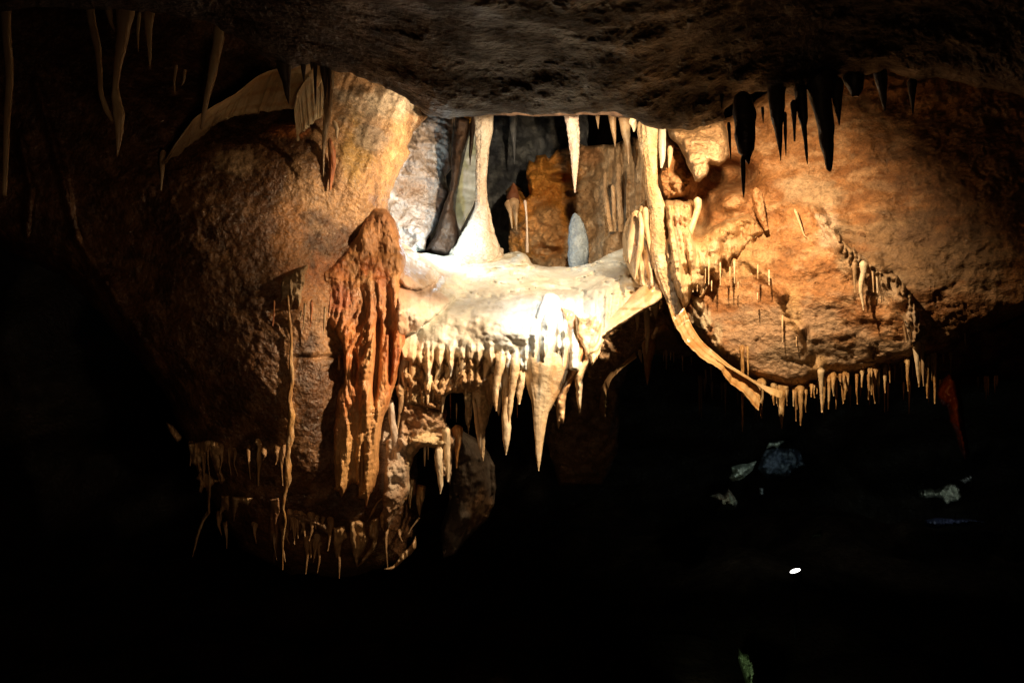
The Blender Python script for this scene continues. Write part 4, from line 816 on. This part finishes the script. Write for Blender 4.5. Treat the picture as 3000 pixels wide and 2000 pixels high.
# black silhouettes at the upper right --------------------------------
E_ = lambda pts, Y: zr(zE, s3, pts, Y)
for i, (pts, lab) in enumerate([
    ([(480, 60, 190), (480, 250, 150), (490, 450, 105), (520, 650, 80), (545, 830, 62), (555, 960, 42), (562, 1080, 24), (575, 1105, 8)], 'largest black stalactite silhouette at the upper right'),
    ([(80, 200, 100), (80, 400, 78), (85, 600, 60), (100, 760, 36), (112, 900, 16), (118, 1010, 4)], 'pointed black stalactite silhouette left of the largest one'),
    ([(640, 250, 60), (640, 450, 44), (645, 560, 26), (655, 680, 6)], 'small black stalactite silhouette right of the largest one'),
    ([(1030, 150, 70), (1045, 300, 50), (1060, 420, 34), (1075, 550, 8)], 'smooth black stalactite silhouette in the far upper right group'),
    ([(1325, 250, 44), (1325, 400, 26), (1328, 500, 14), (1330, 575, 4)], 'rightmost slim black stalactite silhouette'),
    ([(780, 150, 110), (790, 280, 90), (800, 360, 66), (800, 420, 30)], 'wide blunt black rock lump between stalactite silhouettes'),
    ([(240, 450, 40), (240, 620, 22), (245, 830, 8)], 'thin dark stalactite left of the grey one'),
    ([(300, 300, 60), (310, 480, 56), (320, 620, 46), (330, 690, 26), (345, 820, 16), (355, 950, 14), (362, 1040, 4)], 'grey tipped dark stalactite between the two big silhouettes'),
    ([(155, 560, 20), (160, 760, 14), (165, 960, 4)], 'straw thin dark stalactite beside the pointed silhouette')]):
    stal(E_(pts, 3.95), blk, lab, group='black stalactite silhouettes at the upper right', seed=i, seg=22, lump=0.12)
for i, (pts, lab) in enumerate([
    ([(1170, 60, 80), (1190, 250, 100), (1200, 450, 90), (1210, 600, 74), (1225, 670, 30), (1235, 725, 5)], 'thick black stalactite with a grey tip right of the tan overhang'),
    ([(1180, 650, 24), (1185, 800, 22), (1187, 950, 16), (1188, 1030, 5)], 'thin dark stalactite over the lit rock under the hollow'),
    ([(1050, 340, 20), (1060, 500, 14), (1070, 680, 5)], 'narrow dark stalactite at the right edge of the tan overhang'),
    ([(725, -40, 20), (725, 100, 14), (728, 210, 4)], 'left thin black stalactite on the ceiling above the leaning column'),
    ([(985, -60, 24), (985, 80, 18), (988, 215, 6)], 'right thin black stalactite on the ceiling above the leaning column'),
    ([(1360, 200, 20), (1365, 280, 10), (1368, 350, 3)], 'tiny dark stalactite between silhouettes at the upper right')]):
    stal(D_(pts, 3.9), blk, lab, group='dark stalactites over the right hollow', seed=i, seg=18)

# ------------------------------------------------------------------ below the shelf
o = relief('rock_block', zG([(235, 870), (620, 860), (660, 980), (650, 1050), (720, 1120), (740, 1300), (700, 1500), (680, 1640), (640, 1560), (600, 1590), (560, 1500), (545, 1290), (480, 1278), (400, 1290), (345, 1380), (320, 1500), (300, 1700), (200, 1900), (100, 2050), (60, 1900), (80, 1500), (100, 1200), (200, 1150), (215, 1000)]),
           [(1180, 1200, 5.05), (1300, 1200, 5.1), (1200, 1400, 5.0), (1300, 1400, 5.1)], M['crust'], [(0.42, 0.27, 0.16), (0.3, 0.18, 0.1), (0.54, 0.42, 0.28)], step=3.5, ew=18, er=0.12, th=0.3, namp=0.04, nsc=8, jit=3, seed=7,
           disp=lambda X, Y, wx, d, wz: 0.05 * billow(wx * 12, d * 12, wz * 12, 4) + 0.05 * np.exp(-((Y - 1290) / 16) ** 2) * (X > 1200), blobs=[(1260, 1290, 60, 20, (0.72, 0.55, 0.32), 0.9), (1160, 1350, 40, 120, (0.6, 0.5, 0.4), 0.7), (1205, 1340, 22, 60, (0.66, 0.5, 0.3), 0.8)])
tag(o, 'brown rock block with a small arch hanging under the shelf', 'rock')
for i, (pts, Y, lab) in enumerate([
    ([(130, 840, 30), (150, 1000, 30), (170, 1150, 34), (200, 1300, 40), (210, 1450, 40)], 5.0, 'grey white rib left of the rock block'),
    ([(220, 700, 40), (235, 850, 26), (222, 980, 12), (200, 1150, 5)], 5.0, 'thin brown stalactite touching the left of the rock block'),
    ([(585, 1280, 40), (580, 1400, 36), (590, 1520, 30), (600, 1640, 18), (597, 1710, 4)], 5.02, 'pointed stalactite under the right leg of the arch'),
    ([(650, 1100, 40), (650, 1250, 36), (665, 1450, 26), (668, 1600, 8)], 5.04, 'outer stalactite under the right leg of the arch'),
    ([(455, 1270, 12), (453, 1380, 10), (452, 1460, 4)], 5.15, 'left straw hanging inside the arch'),
    ([(485, 1275, 8), (484, 1340, 6), (484, 1400, 3)], 5.15, 'right straw hanging inside the arch'),
    ([(750, 1080, 60), (755, 1180, 40), (750, 1300, 24), (748, 1400, 10), (746, 1478, 4)], 5.15, 'glossy orange stalactite right of the rock block'),
    ([(745, 880, 8), (745, 980, 6), (743, 1055, 3)], 5.25, 'thin straw left of the ribbed stalactite'),
    ([(690, 790, 7), (690, 900, 6), (690, 1020, 3)], 5.25, 'thin straw over the dark recess'),
    ([(1090, 760, 40), (1070, 850, 34), (1050, 950, 14), (1035, 1010, 4)], 5.25, 'orange brown lump behind the fat bulbous stalactite')]):
    pal = [CREAM, TAN, CREAM, CREAM, CREAM, CREAM, [(0.5, 0.24, 0.07), (0.4, 0.17, 0.05), (0.55, 0.32, 0.14)], CREAM, RED, TAN][i]
    if i == 0: pal = [(0.5, 0.43, 0.36), (0.38, 0.3, 0.24), (0.56, 0.5, 0.44)]
    stal(G(pts, Y), pal, lab, seed=i * 2, lump=0.16, lsc=24, flute=0.15, mat='flow', cat='flowstone rib' if i == 0 else 'stalactite', name='flowstone_rib' if i == 0 else 'stalactite')
# pillars behind, below
o = relief('rock_pillar', zJ([(1990, 230), (2110, 290), (2200, 380), (2240, 480), (2250, 620), (2235, 740), (2190, 830), (2120, 900), (2040, 980), (1980, 1060), (1900, 1080), (1880, 900), (1940, 700), (1950, 400)]),
           [(1380, 1300, 6.0), (1430, 1400, 6.1), (1360, 1550, 6.0)], M['flow'], [(0.24, 0.2, 0.17), (0.17, 0.13, 0.1), (0.3, 0.26, 0.22)], step=4, ew=60, er=0.4, th=0.3, namp=0.05, nsc=5, jit=2,
           disp=lambda X, Y, wx, d, wz: 0.05 * billow(X / 40, Y / 160, 0 * X, 3), blobs=[(1410, 1500, 50, 60, (0.34, 0.2, 0.1), 0.8)])
tag(o, 'dull grey rounded rock pillar below and behind the fat stalactite', 'rock pillar')
o = relief('rock_pillar', [(1560, 1000), (1720, 980), (1820, 900), (1950, 870), (1985, 940), (2020, 1040), (1990, 1030), (1900, 1020)] + zH([(520, 900), (440, 1000), (400, 1140), (360, 1250), (355, 1450), (340, 1800), (200, 2100), (-200, 2100), (-400, 1400)]),
           [(1600, 1050, 6.2), (1700, 1200, 6.2), (1850, 1000, 5.9), (1980, 950, 5.7), (1780, 1400, 6.6), (1650, 1400, 6.6)], M['wall'], [(0.3, 0.2, 0.12), (0.2, 0.13, 0.075), (0.36, 0.26, 0.18)], step=5, ew=40, er=0.25, th=0.3, namp=0.06, nsc=5, jit=3,
           disp=lambda X, Y, wx, d, wz: 0.04 * billow(wx * 9, d * 9, wz * 5, 4))
tag(o, 'brown rock pillar in shadow behind the giant stalactite', 'rock pillar')
o = sheet('drapery', zH([(500, 880, 5.95), (420, 960, 5.95), (330, 1020, 5.95), (250, 1100, 5.95), (200, 1200, 5.95), (170, 1400, 5.95)]), zH([(520, 930, 5.85), (440, 990, 5.85), (350, 1060, 5.85), (280, 1140, 5.85), (240, 1250, 5.85), (225, 1500, 5.85)]),
          M['drape'], TAN, wave=0.02, thick=0.02, seed=40)
tag(o, 'olive tan drapery arching down the shadowed rock pillar', 'drapery')
H_ = lambda pts, Y: zr(zH, s3, pts, Y)
for i, (pts, Y, pal, lab) in enumerate([
    ([(600, 470, 36), (615, 600, 26), (618, 720, 22), (612, 830, 16), (608, 905, 4)], 5.4, CREAM, 'cream stalactite hanging beneath the bridging drapery'),
    ([(690, 400, 44), (690, 500, 28), (695, 580, 6)], 5.35, CREAM, 'broad short stalactite beneath the right end of the bridging drapery'),
    ([(520, 520, 30), (525, 600, 18), (522, 685, 4)], 5.4, CREAM, 'small stalactite left of the cream one beneath the bridge'),
    ([(480, 560, 24), (482, 600, 14), (482, 640, 4)], 5.45, TAN, 'tiny stalactite at the left beneath the bridge'),
    ([(640, 760, 90), (635, 850, 66), (622, 950, 42), (617, 1080, 24), (615, 1185, 4)], 5.6, [(0.5, 0.28, 0.12), (0.4, 0.2, 0.07), (0.55, 0.35, 0.18)], 'orange brown stalactite pointing down under the bridge'),
    ([(548, 860, 24), (550, 920, 16), (565, 980, 4)], 5.6, TAN, 'small side tip left of the orange brown stalactite'),
    ([(790, 860, 16), (792, 950, 8), (790, 1040, 3)], 5.6, TAN, 'thin straw right of the orange brown stalactite'),
    ([(770, 870, 10), (768, 900, 6), (767, 965, 3)], 5.6, TAN, 'shorter straw beside the thin one under the small dome'),
    ([(830, 880, 10), (830, 920, 6), (830, 960, 3)], 5.6, TAN, 'left straw of the close pair under the small dome'),
    ([(858, 880, 10), (859, 920, 6), (860, 978, 3)], 5.6, TAN, 'right straw of the close pair under the small dome'),
    ([(940, 910, 16), (940, 980, 7), (940, 1060, 3)], 5.7, TAN, 'lone straw in the shadow below the long drapery'),
    ([(1020, 920, 8), (1020, 960, 6), (1022, 1000, 3)], 5.7, TAN, 'short lone straw in the shadow below the long drapery'),
    ([(1200, 1000, 14), (1203, 1070, 8), (1204, 1140, 3)], 5.7, TAN, 'dim straw behind the middle of the long drapery'),
    ([(1150, 1040, 12), (1155, 1100, 8), (1157, 1170, 3)], 5.7, TAN, 'dim straw left of the one behind the long drapery')]):
    stal(H_(pts, Y), pal, lab, seed=i, seg=14)
o = relief('rock_dome', zH([(640, 720), (680, 640), (800, 600), (900, 640), (1000, 760), (1040, 900), (960, 930), (900, 890), (780, 880), (700, 860), (660, 800)]), [(1950, 1000, 5.65)], M['crust'], [(0.3, 0.2, 0.11), (0.22, 0.13, 0.07), (0.36, 0.26, 0.15)], step=4, ew=30, er=0.2, th=0.3, namp=0.04, nsc=6, jit=2)
tag(o, 'small rounded brown rock knob hung with straws under the long drapery', 'rock')

# fringe of straws along the right rock mass --------------------------
rnd = random.Random(5)
edge = [(2216, 1125), (2293, 1146), (2354, 1148), (2392, 1125), (2440, 1108), (2505, 1102), (2553, 1089), (2600, 1073), (2649, 1063), (2700, 1052), (2773, 1032), (2800, 1020)]
def edge_y(x):
    for (a, b), (c, d) in zip(edge, edge[1:]):
        if a <= x <= c: return b + (d - b) * (x - a) / (c - a)
    return edge[-1][1]
explicit = [(2174, 1150, 1262, 6), (2190, 1160, 1215, 3), (2230, 1150, 1280, 9), (2266, 1160, 1225, 5), (2290, 1150, 1310, 12), (2326, 1150, 1225, 5), (2345, 1150, 1238, 7), (2358, 1150, 1238, 6), (2378, 1130, 1175, 4), (2386, 1130, 1180, 4), (2394, 1128, 1165, 4),
            (2412, 1120, 1204, 7), (2428, 1115, 1192, 5), (2441, 1110, 1200, 6), (2449, 1110, 1196, 6), (2470, 1105, 1192, 7), (2476, 1105, 1165, 5), (2510, 1100, 1190, 5), (2526, 1100, 1148, 4), (2545, 1092, 1172, 6), (2553, 1090, 1165, 5), (2562, 1085, 1200, 8), (2575, 1080, 1200, 6), (2594, 1075, 1155, 6),
            (2659, 1062, 1140, 7), (2692, 1055, 1122, 6), (2705, 1050, 1130, 7), (2717, 1045, 1152, 6), (2730, 1040, 1142, 5), (2738, 1035, 1178, 7), (2742, 1040, 1140, 4)]
n0 = 0
for (x, y0, y1, r) in explicit:
    yy = edge_y(x) - 10
    r *= rnd.uniform(0.65, 1.1); y1 = yy + (y1 - yy) * rnd.uniform(0.6, 1.15); Yd = 4.98 + rnd.uniform(-.03, .03) if x < 2400 else 4.93 + rnd.uniform(-.03, .03) if x < 2600 else 4.8 + rnd.uniform(-.03, .03)
    o = tube('stalactite', [(x, yy, Yd + 0.08, r * 2.3), (x, yy + 12, Yd + 0.02, r * 1.15), (x + rnd.uniform(-2, 2), (yy + y1) / 2 + 8, Yd, r * 0.7), (x + rnd.uniform(-2, 2), y1, Yd, 1.6)], M['flow'], [(0.5, 0.32, 0.14), (0.4, 0.22, 0.08), (0.56, 0.42, 0.24)], seg=9, lump=0.2, lsc=40, seed=x, stepm=0.01)
    tag(o, 'small tan stalactite in the dense row along the bottom rim of the right rock', 'stalactite', 'stalactites along the bottom rim of the right rock mass')
for k in range(110):
    x = rnd.uniform(2370, 2790) if k % 3 else rnd.uniform(2180, 2400)
    y0 = edge_y(max(x, 2216)) - 14; ln = rnd.choice([20, 30, 40, 60, 80]) * rnd.uniform(0.7, 1.2)
    if perlin(x / 22.0, 0.3, 0.7) < -0.1: continue
    ln *= 0.6 + 1.1 * rnd.random() ** 3; Yd = (4.98 if x < 2400 else 4.9) + rnd.uniform(-.04, .1)
    o = tube('soda_straw', [(x, y0 + 4, Yd + 0.06, 4.5), (x, y0 + 18, Yd, 2.8), (x + rnd.uniform(-2, 2), y0 + 14 + ln, Yd, 1.2)], M['flow'], [(0.46, 0.3, 0.14), (0.36, 0.2, 0.08), (0.5, 0.38, 0.22)], seg=6, lump=0.15, seed=x, stepm=0.012)
    tag(o, 'thin tan straw in the dense row along the bottom rim of the right rock', 'soda straw', 'soda straws along the bottom rim of the right rock mass')
# distant ceiling strip with hanging straws
o = relief('distant_ceiling', [(1980, 960), (2200, 1010), (2350, 1050), (2900, 960), (3300, 800), (3300, 1090), (3000, 1110), (2850, 1125), (2700, 1130), (2600, 1128), (2480, 1135), (2350, 1150), (2200, 1150), (2080, 1130), (2000, 1090)],
           [(2000, 1050, 7.0), (2500, 1100, 7.2), (3200, 1000, 7.2)], M['dark'], DARK, step=10, ew=30, er=0.2, th=1.5, namp=0.06, nsc=3)
tag(o, 'dark rock ceiling behind the right rock mass', kind='structure')
for k in range(45):
    x = rnd.uniform(2030, 2950); y0 = np.interp(x, [2000, 2080, 2350, 2700, 3000], [1080, 1122, 1140, 1120, 1100]); ln = rnd.uniform(15, 95) * (1.3 if x < 2250 else 0.8)
    o = tube('soda_straw', [(x, y0 - 6, 7.05, 5), (x, y0 + 14, 7.05, 3.2), (x, y0 + 14 + ln, 7.05, 0.9)], M['flow'], TAN, seg=6, lump=0.15, seed=x, stepm=0.02)
    tag(o, 'faint straw hanging in the dark behind the right rock mass', 'soda straw', 'soda straws on the distant ceiling')
# small drips on the face of the right mass
for i, (x, y0, y1, r, lab) in enumerate([(1180, 20, 260, 16, 'long'), (1075, 120, 325, 20, 'thick'), (1207, 230, 320, 10, 'short'), (1286, 60, 268, 14, 'straight'), (1375, 100, 240, 12, 'thin'), (1416, 40, 250, 16, 'bumpy'), (1450, 240, 298, 8, 'tiny'), (1150, 60, 250, 8, 'hair thin'),
        (1632, 80, 210, 14, 'upper left lone'), (1735, 130, 268, 12, 'upper right lone'), (1628, 340, 400, 10, 'stubby lone'), (1857, 540, 790, 14, 'longest lone'), (1986, 690, 830, 10, 'lower right lone'), (960, 540, 650, 12, 'inner'), (1035, 20, 330, 14, 'twisted')]):
    a, b = zH([(x, y0), (x, y1)])
    Yd = 5.0 if x < 1100 else 4.98 if x < 1500 else 4.9
    stal([(a[0], a[1], Yd + 0.03, r / 4.0), (a[0], (a[1] + b[1]) / 2, Yd, r / 6.5), (a[0], b[1], Yd, 1)], CREAM, lab + (' straw on the lit rock right of the leaning column' if x < 1500 else ' straw on the middle of the right rock face'),
         name='stalactite', seed=i, seg=9, lump=0.2, lsc=40)
stal(zr(zD, s3, [(1655, 1130, 12), (1680, 1200, 13), (1710, 1280, 9), (1740, 1370, 6), (1760, 1395, 3)], 4.98), CREAM, 'yellow striped dripstone sliver on the upper right rock face', seg=10)

# orange crescent drapery at the far right ----------------------------
o = relief('drapery', zI([(1660, 1235), (1610, 1280), (1570, 1350), (1552, 1430), (1565, 1480), (1600, 1525), (1640, 1545), (1665, 1640), (1700, 1740), (1760, 1900), (1810, 2040), (1850, 1960), (1820, 1760), (1800, 1600), (1770, 1400), (1740, 1280), (1700, 1235)]), [(0, 0, 6.5)],
          M['drape'], [(0.34, 0.09, 0.02), (0.24, 0.06, 0.015), (0.4, 0.14, 0.04)], step=3.5, ew=24, er=0.25, th=0.2, namp=0.03, seed=5)
tag(o, 'glowing orange red crescent drapery at the dark far right', 'drapery')

# lower left dripping formations ---------------------------------------
def hang(poly, Y, lab, pal=None, wv=0.05, cat='drapery', name='drapery', seed=0):
    v = zJ(poly); vx = np.array([p[0] for p in v]); vy = np.array([p[1] for p in v])
    Dw, _, _, inw = seg_dist(vx, vy, np.array(left_poly, float)); tw = np.clip(1 - np.where(inw, Dw, 0) / 90, 0, 1)
    yy = LEFT_DEPTH(vx, vy) + np.minimum(0.35 * (1 - np.sqrt(1 - tw * tw)), 0.16) - 0.06
    ctl = [(a, b, c) for a, b, c in zip(vx[::3], vy[::3], yy[::3])]
    if len(ctl) < 4: ctl = [(a, b, c) for a, b, c in zip(vx, vy, yy)]
    if abs(yy.mean() - Y) > 0.5: ctl = [(0, 0, Y)]
    o = relief(name, v, ctl, M['drape'], pal or [(0.56, 0.38, 0.2), (0.44, 0.27, 0.13), (0.6, 0.45, 0.27)], step=3.2, ew=10, er=0.05, th=0.05, namp=0.012, nsc=12, jit=1.5, seed=seed,
               disp=lambda X, Yy, wx, d, wz: wv * billow(X / 16, Yy / 90, 0 * X + seed, 2))
    return tag(o, lab, cat)
hang([(225, 335), (300, 315), (370, 305), (420, 320), (445, 350), (430, 420), (440, 500), (470, 570), (450, 600), (420, 530), (395, 470), (375, 400), (360, 360), (335, 430), (310, 470), (330, 520), (390, 560), (440, 580), (400, 590), (380, 620), (372, 700), (368, 790), (330, 850), (290, 960), (250, 1100), (270, 960), (310, 850), (350, 790), (352, 660), (330, 600), (315, 660), (295, 650), (300, 580), (270, 560), (300, 540), (280, 480), (250, 460), (235, 390)], 4.76, 'drooping brown drapery with open loops on the lower left rim', seed=1)
hang([(440, 670), (495, 670), (500, 740), (488, 780), (470, 760), (450, 780), (435, 840), (430, 800), (440, 740)], 4.81, 'little forked brown drip below the looped drapery', seed=2)
hang([(510, 680), (570, 680), (660, 690), (620, 740), (560, 720), (540, 790), (527, 855), (518, 790)], 4.81, 'brown winged drip right of the forked one', seed=3)
hang([(760, 700), (820, 690), (825, 780), (812, 850), (825, 930), (800, 1040), (790, 1130), (770, 1000), (745, 900), (765, 800)], 4.83, 'narrow reddish drip tongue on the lower left rock', seed=4, pal=[(0.34, 0.18, 0.09), (0.24, 0.12, 0.06), (0.4, 0.25, 0.14)])
hang([(870, 790), (940, 790), (1030, 820), (1130, 860), (1165, 890), (1170, 950), (1120, 910), (1060, 870), (1000, 860), (985, 920), (960, 940), (975, 860), (920, 820), (890, 860), (870, 900)], 4.88, 'low brown ridge with drips under the red curtain', seed=5, pal=[(0.3, 0.2, 0.12), (0.22, 0.13, 0.07), (0.36, 0.26, 0.17)])
hang([(1290, 850), (1340, 835), (1385, 850), (1395, 930), (1420, 960), (1380, 1040), (1345, 1090), (1335, 1152), (1320, 1100), (1290, 1000), (1285, 920)], 4.90, 'V shaped tan drapery at the bottom of the left rock', seed=6)
hang([(1180, 880), (1250, 870), (1270, 950), (1230, 1000), (1215, 1040), (1228, 1100), (1195, 1080), (1180, 1000)], 4.90, 'curled tan drapery left of the V shaped one', seed=7)
hang([(1430, 830), (1475, 820), (1478, 900), (1470, 980), (1440, 1040), (1380, 1110), (1330, 1148), (1370, 1090), (1420, 1020), (1440, 960), (1400, 940), (1410, 880)], 4.90, 'long slanting tan drapery right of the V shaped one', seed=8)
hang([(1720, 940), (1722, 1020), (1690, 1060), (1620, 1120), (1560, 1160), (1490, 1165), (1560, 1140), (1620, 1070), (1680, 1010)], 4.92, 'lone leaf like drapery at the very bottom right of the left rock', seed=9)
hang([(1630, 580), (1650, 590), (1640, 625), (1560, 670), (1490, 710), (1460, 750), (1445, 790), (1415, 830), (1430, 780), (1470, 720), (1540, 660), (1600, 630)], 4.84, 'orange curved rib sweeping from the arch to the left', seed=10, wv=0.02, pal=[(0.55, 0.34, 0.16), (0.45, 0.25, 0.1), (0.6, 0.44, 0.25)])
hang([(1640, 640), (1665, 660), (1660, 700), (1620, 720), (1600, 760), (1597, 830), (1590, 770), (1580, 720), (1545, 740), (1520, 820), (1505, 910), (1490, 870), (1485, 800), (1530, 720), (1590, 670)], 4.92, 'dripping orange fringe below the curved rib', seed=11, pal=[(0.5, 0.3, 0.14), (0.4, 0.22, 0.09), (0.55, 0.4, 0.22)])
hang([(1680, 560), (1720, 560), (1720, 660), (1695, 700), (1680, 775), (1672, 700)], 5.02, 'short orange tip between the arch and the long tongue', seed=12, pal=[(0.5, 0.32, 0.15), (0.4, 0.24, 0.1), (0.55, 0.4, 0.22)])
hang([(1730, 600), (1790, 610), (1780, 700), (1760, 760), (1745, 815), (1730, 760), (1720, 700)], 5.02, 'orange tongue drip right of the arch foot', seed=13, pal=[(0.5, 0.3, 0.12), (0.4, 0.2, 0.07), (0.55, 0.36, 0.18)])
hang([(80, 190), (130, 220), (185, 290), (180, 310), (155, 330), (130, 300), (95, 240)], 4.71, 'faint brown flake on the far lower left rim', seed=14)
stal([(p[0], p[1], 4.95, r) for p, r in zip(zJ([(1745, 820), (1720, 850), (1690, 890), (1675, 925)]), (3, 2.5, 2, 1))], TAN, 'thin curved thread under the orange tongue drip', name='soda_straw', seg=8)

_r = random.Random(31)
LP = np.array(left_poly, float)
for k in range(44):
    row = k % 3
    if row == 0: x = _r.uniform(560, 850); y = 1312 + _r.uniform(-8, 14)
    elif row == 1: x = _r.uniform(830, 1010); y = 1500 + (x - 830) * 0.2 + _r.uniform(-10, 14)
    else: x = _r.uniform(640, 1180); y = 1590 - abs(x - 950) * 0.16 + _r.uniform(-30, 10)
    Dw, _, _, inw = seg_dist(np.array([x]), np.array([y]), LP)
    tw = 1 - min(Dw[0], 90) / 90 if inw[0] else 1
    Yk = float(LEFT_DEPTH(np.array([x]), np.array([y]))[0]) + min(0.35 * (1 - math.sqrt(1 - tw * tw)), 0.2) - 0.02
    ln = _r.uniform(24, 110); w = _r.uniform(4, 10)
    stal([(x, y - 14, Yk + 0.05, w * 1.6), (x, y + 4, Yk - 0.01, w), (x + _r.uniform(-5, 5), y + ln * 0.5, Yk - 0.02, w * 0.45), (x + _r.uniform(-8, 8), y + ln, Yk - 0.02, 1)],
         [(0.42, 0.26, 0.13), (0.32, 0.18, 0.08), (0.5, 0.34, 0.2)], 'small brown drip hanging from the dark lower part of the left wall', group='small drips low on the left wall', seed=k * 1.9, seg=9, lump=0.25, lsc=30, mat='flow')
# ------------------------------------------------------------------ far passage with lamps
def far(poly, Y, lab, pal, seed=0, rr=0.06, name='rock', cat='rock'):
    o = relief(name, zL(poly), [(0, 0, Y)], M['crust'], pal, step=3.5, ew=26, er=0.5, th=0.5, namp=0.12, nsc=2.5, jit=3, seed=seed, disp=lambda X, Yy, wx, d, wz: 0.22 * billow(X / 14, Yy / 30, 0 * X + seed, 3))
    return tag(o, lab, cat, 'pale rocks lit in the far passage')
PALE = [(0.5, 0.54, 0.46), (0.3, 0.34, 0.28), (0.6, 0.62, 0.56)]
far([(590, 190), (640, 178), (690, 178), (665, 200), (640, 222), (620, 212), (578, 222)], 11.6, 'small bright white rock slab high in the far passage', PALE, 1)
far([(580, 225), (650, 215), (780, 230), (800, 320), (690, 380), (590, 395), (530, 340), (545, 280)], 12.2, 'dim blue rock wall under the bright slab', [(0.14, 0.17, 0.25), (0.06, 0.08, 0.12), (0.2, 0.24, 0.3)], 2)
far([(380, 325), (420, 315), (520, 295), (500, 350), (450, 395), (380, 410), (362, 385), (385, 360)], 11.6, 'pale green boat shaped rock in the far passage', PALE, 3)
far([(362, 452), (395, 490), (412, 530), (400, 570), (330, 572), (270, 578), (300, 540), (250, 500), (310, 480), (340, 490)], 11.4, 'pointed pale rock left in the far passage', [(0.42, 0.4, 0.32), (0.2, 0.13, 0.1), (0.4, 0.42, 0.36)], 4)
far([(540, 450), (562, 450), (560, 488), (538, 488)], 11.6, 'two thin grey columns far away', GREY, 5)
far([(1560, 450), (1620, 420), (1670, 425), (1690, 470), (1705, 500), (1680, 525), (1640, 530), (1610, 545), (1590, 510), (1460, 500), (1450, 460), (1520, 450)], 11.6, 'bright cream stepped rock at the far right', PALE, 6)
far([(1690, 400), (1758, 365), (1755, 400), (1720, 425)], 11.6, 'small grey ridge above the bright stepped rock', GREY, 7)
far([(1490, 620), (1550, 618), (1700, 622), (1850, 640), (1800, 650), (1560, 680), (1480, 660)], 11.6, 'low bluish rocks at the far right floor', [(0.1, 0.12, 0.28), (0.04, 0.05, 0.12), (0.16, 0.18, 0.3)], 8)
far([(835, 730), (850, 708), (880, 705), (900, 682), (905, 700), (903, 730)], 10.5, 'small grey pointed rock on the far floor', PALE, 9)
far([(415, 1355), (450, 1390), (490, 1400), (505, 1450), (520, 1520), (525, 1600), (470, 1600), (440, 1500), (415, 1440)], 9.0, 'tall green rock at the bottom right', [(0.3, 0.36, 0.2), (0.16, 0.2, 0.1), (0.4, 0.44, 0.3)], 10)

# floor lamp: an open round housing seen almost edge-on ------------------
lc = Vector(P(*zL([(745, 925)])[0], 9.0))
lamp = bpy.data.objects.new('floor_lamp', None); C.objects.link(lamp); lamp.location = lc
tag(lamp, 'small round white floor lamp glowing in the dark at the lower right', 'lamp')
me_ = bpy.data.materials.new('lamp_glow'); me_.use_nodes = True
bb = me_.node_tree.nodes['Principled BSDF']; bb.inputs['Emission Color'].default_value = (1, 0.97, 0.93, 1); bb.inputs['Emission Strength'].default_value = 6.0
mh = bpy.data.materials.new('lamp_black_metal'); mh.use_nodes = True
mh.node_tree.nodes['Principled BSDF'].inputs['Base Color'].default_value = (0.02, 0.02, 0.02, 1); mh.node_tree.nodes['Principled BSDF'].inputs['Roughness'].default_value = 0.4
def lathe(prof, seg=32):
    V = []; Fc = []
    for (r, z) in prof:
        for k in range(seg):
            a = 2 * math.pi * k / seg; V.append((r * math.cos(a), r * math.sin(a), z))
    for i in range(len(prof) - 1):
        for k in range(seg):
            k2 = (k + 1) % seg; Fc.append((i * seg + k, i * seg + k2, (i + 1) * seg + k2, (i + 1) * seg + k))
    Fc.append(tuple(range(seg))[::-1]); Fc.append(tuple(range((len(prof) - 1) * seg, len(prof) * seg)))
    return V, Fc
v, f = lathe([(0.035, -0.1), (0.045, -0.06), (0.05, 0.0), (0.053, 0.003), (0.053, -0.001)]); o = link('housing', to_mesh('housing', v, f, mh), lamp)
v, f = lathe([(0.012, -0.6), (0.012, -0.1), (0.014, -0.095)]); o = link('stem', to_mesh('stem', v, f, mh), lamp); o.rotation_euler = (math.radians(-3), math.radians(20), 0)
v, f = lathe([(0.047, 0.0035), (0.045, 0.005), (0.03, 0.006)]); o = link('lens', to_mesh('lens', v, f, me_), lamp)
lamp.rotation_euler = (math.radians(3), math.radians(-20), 0)
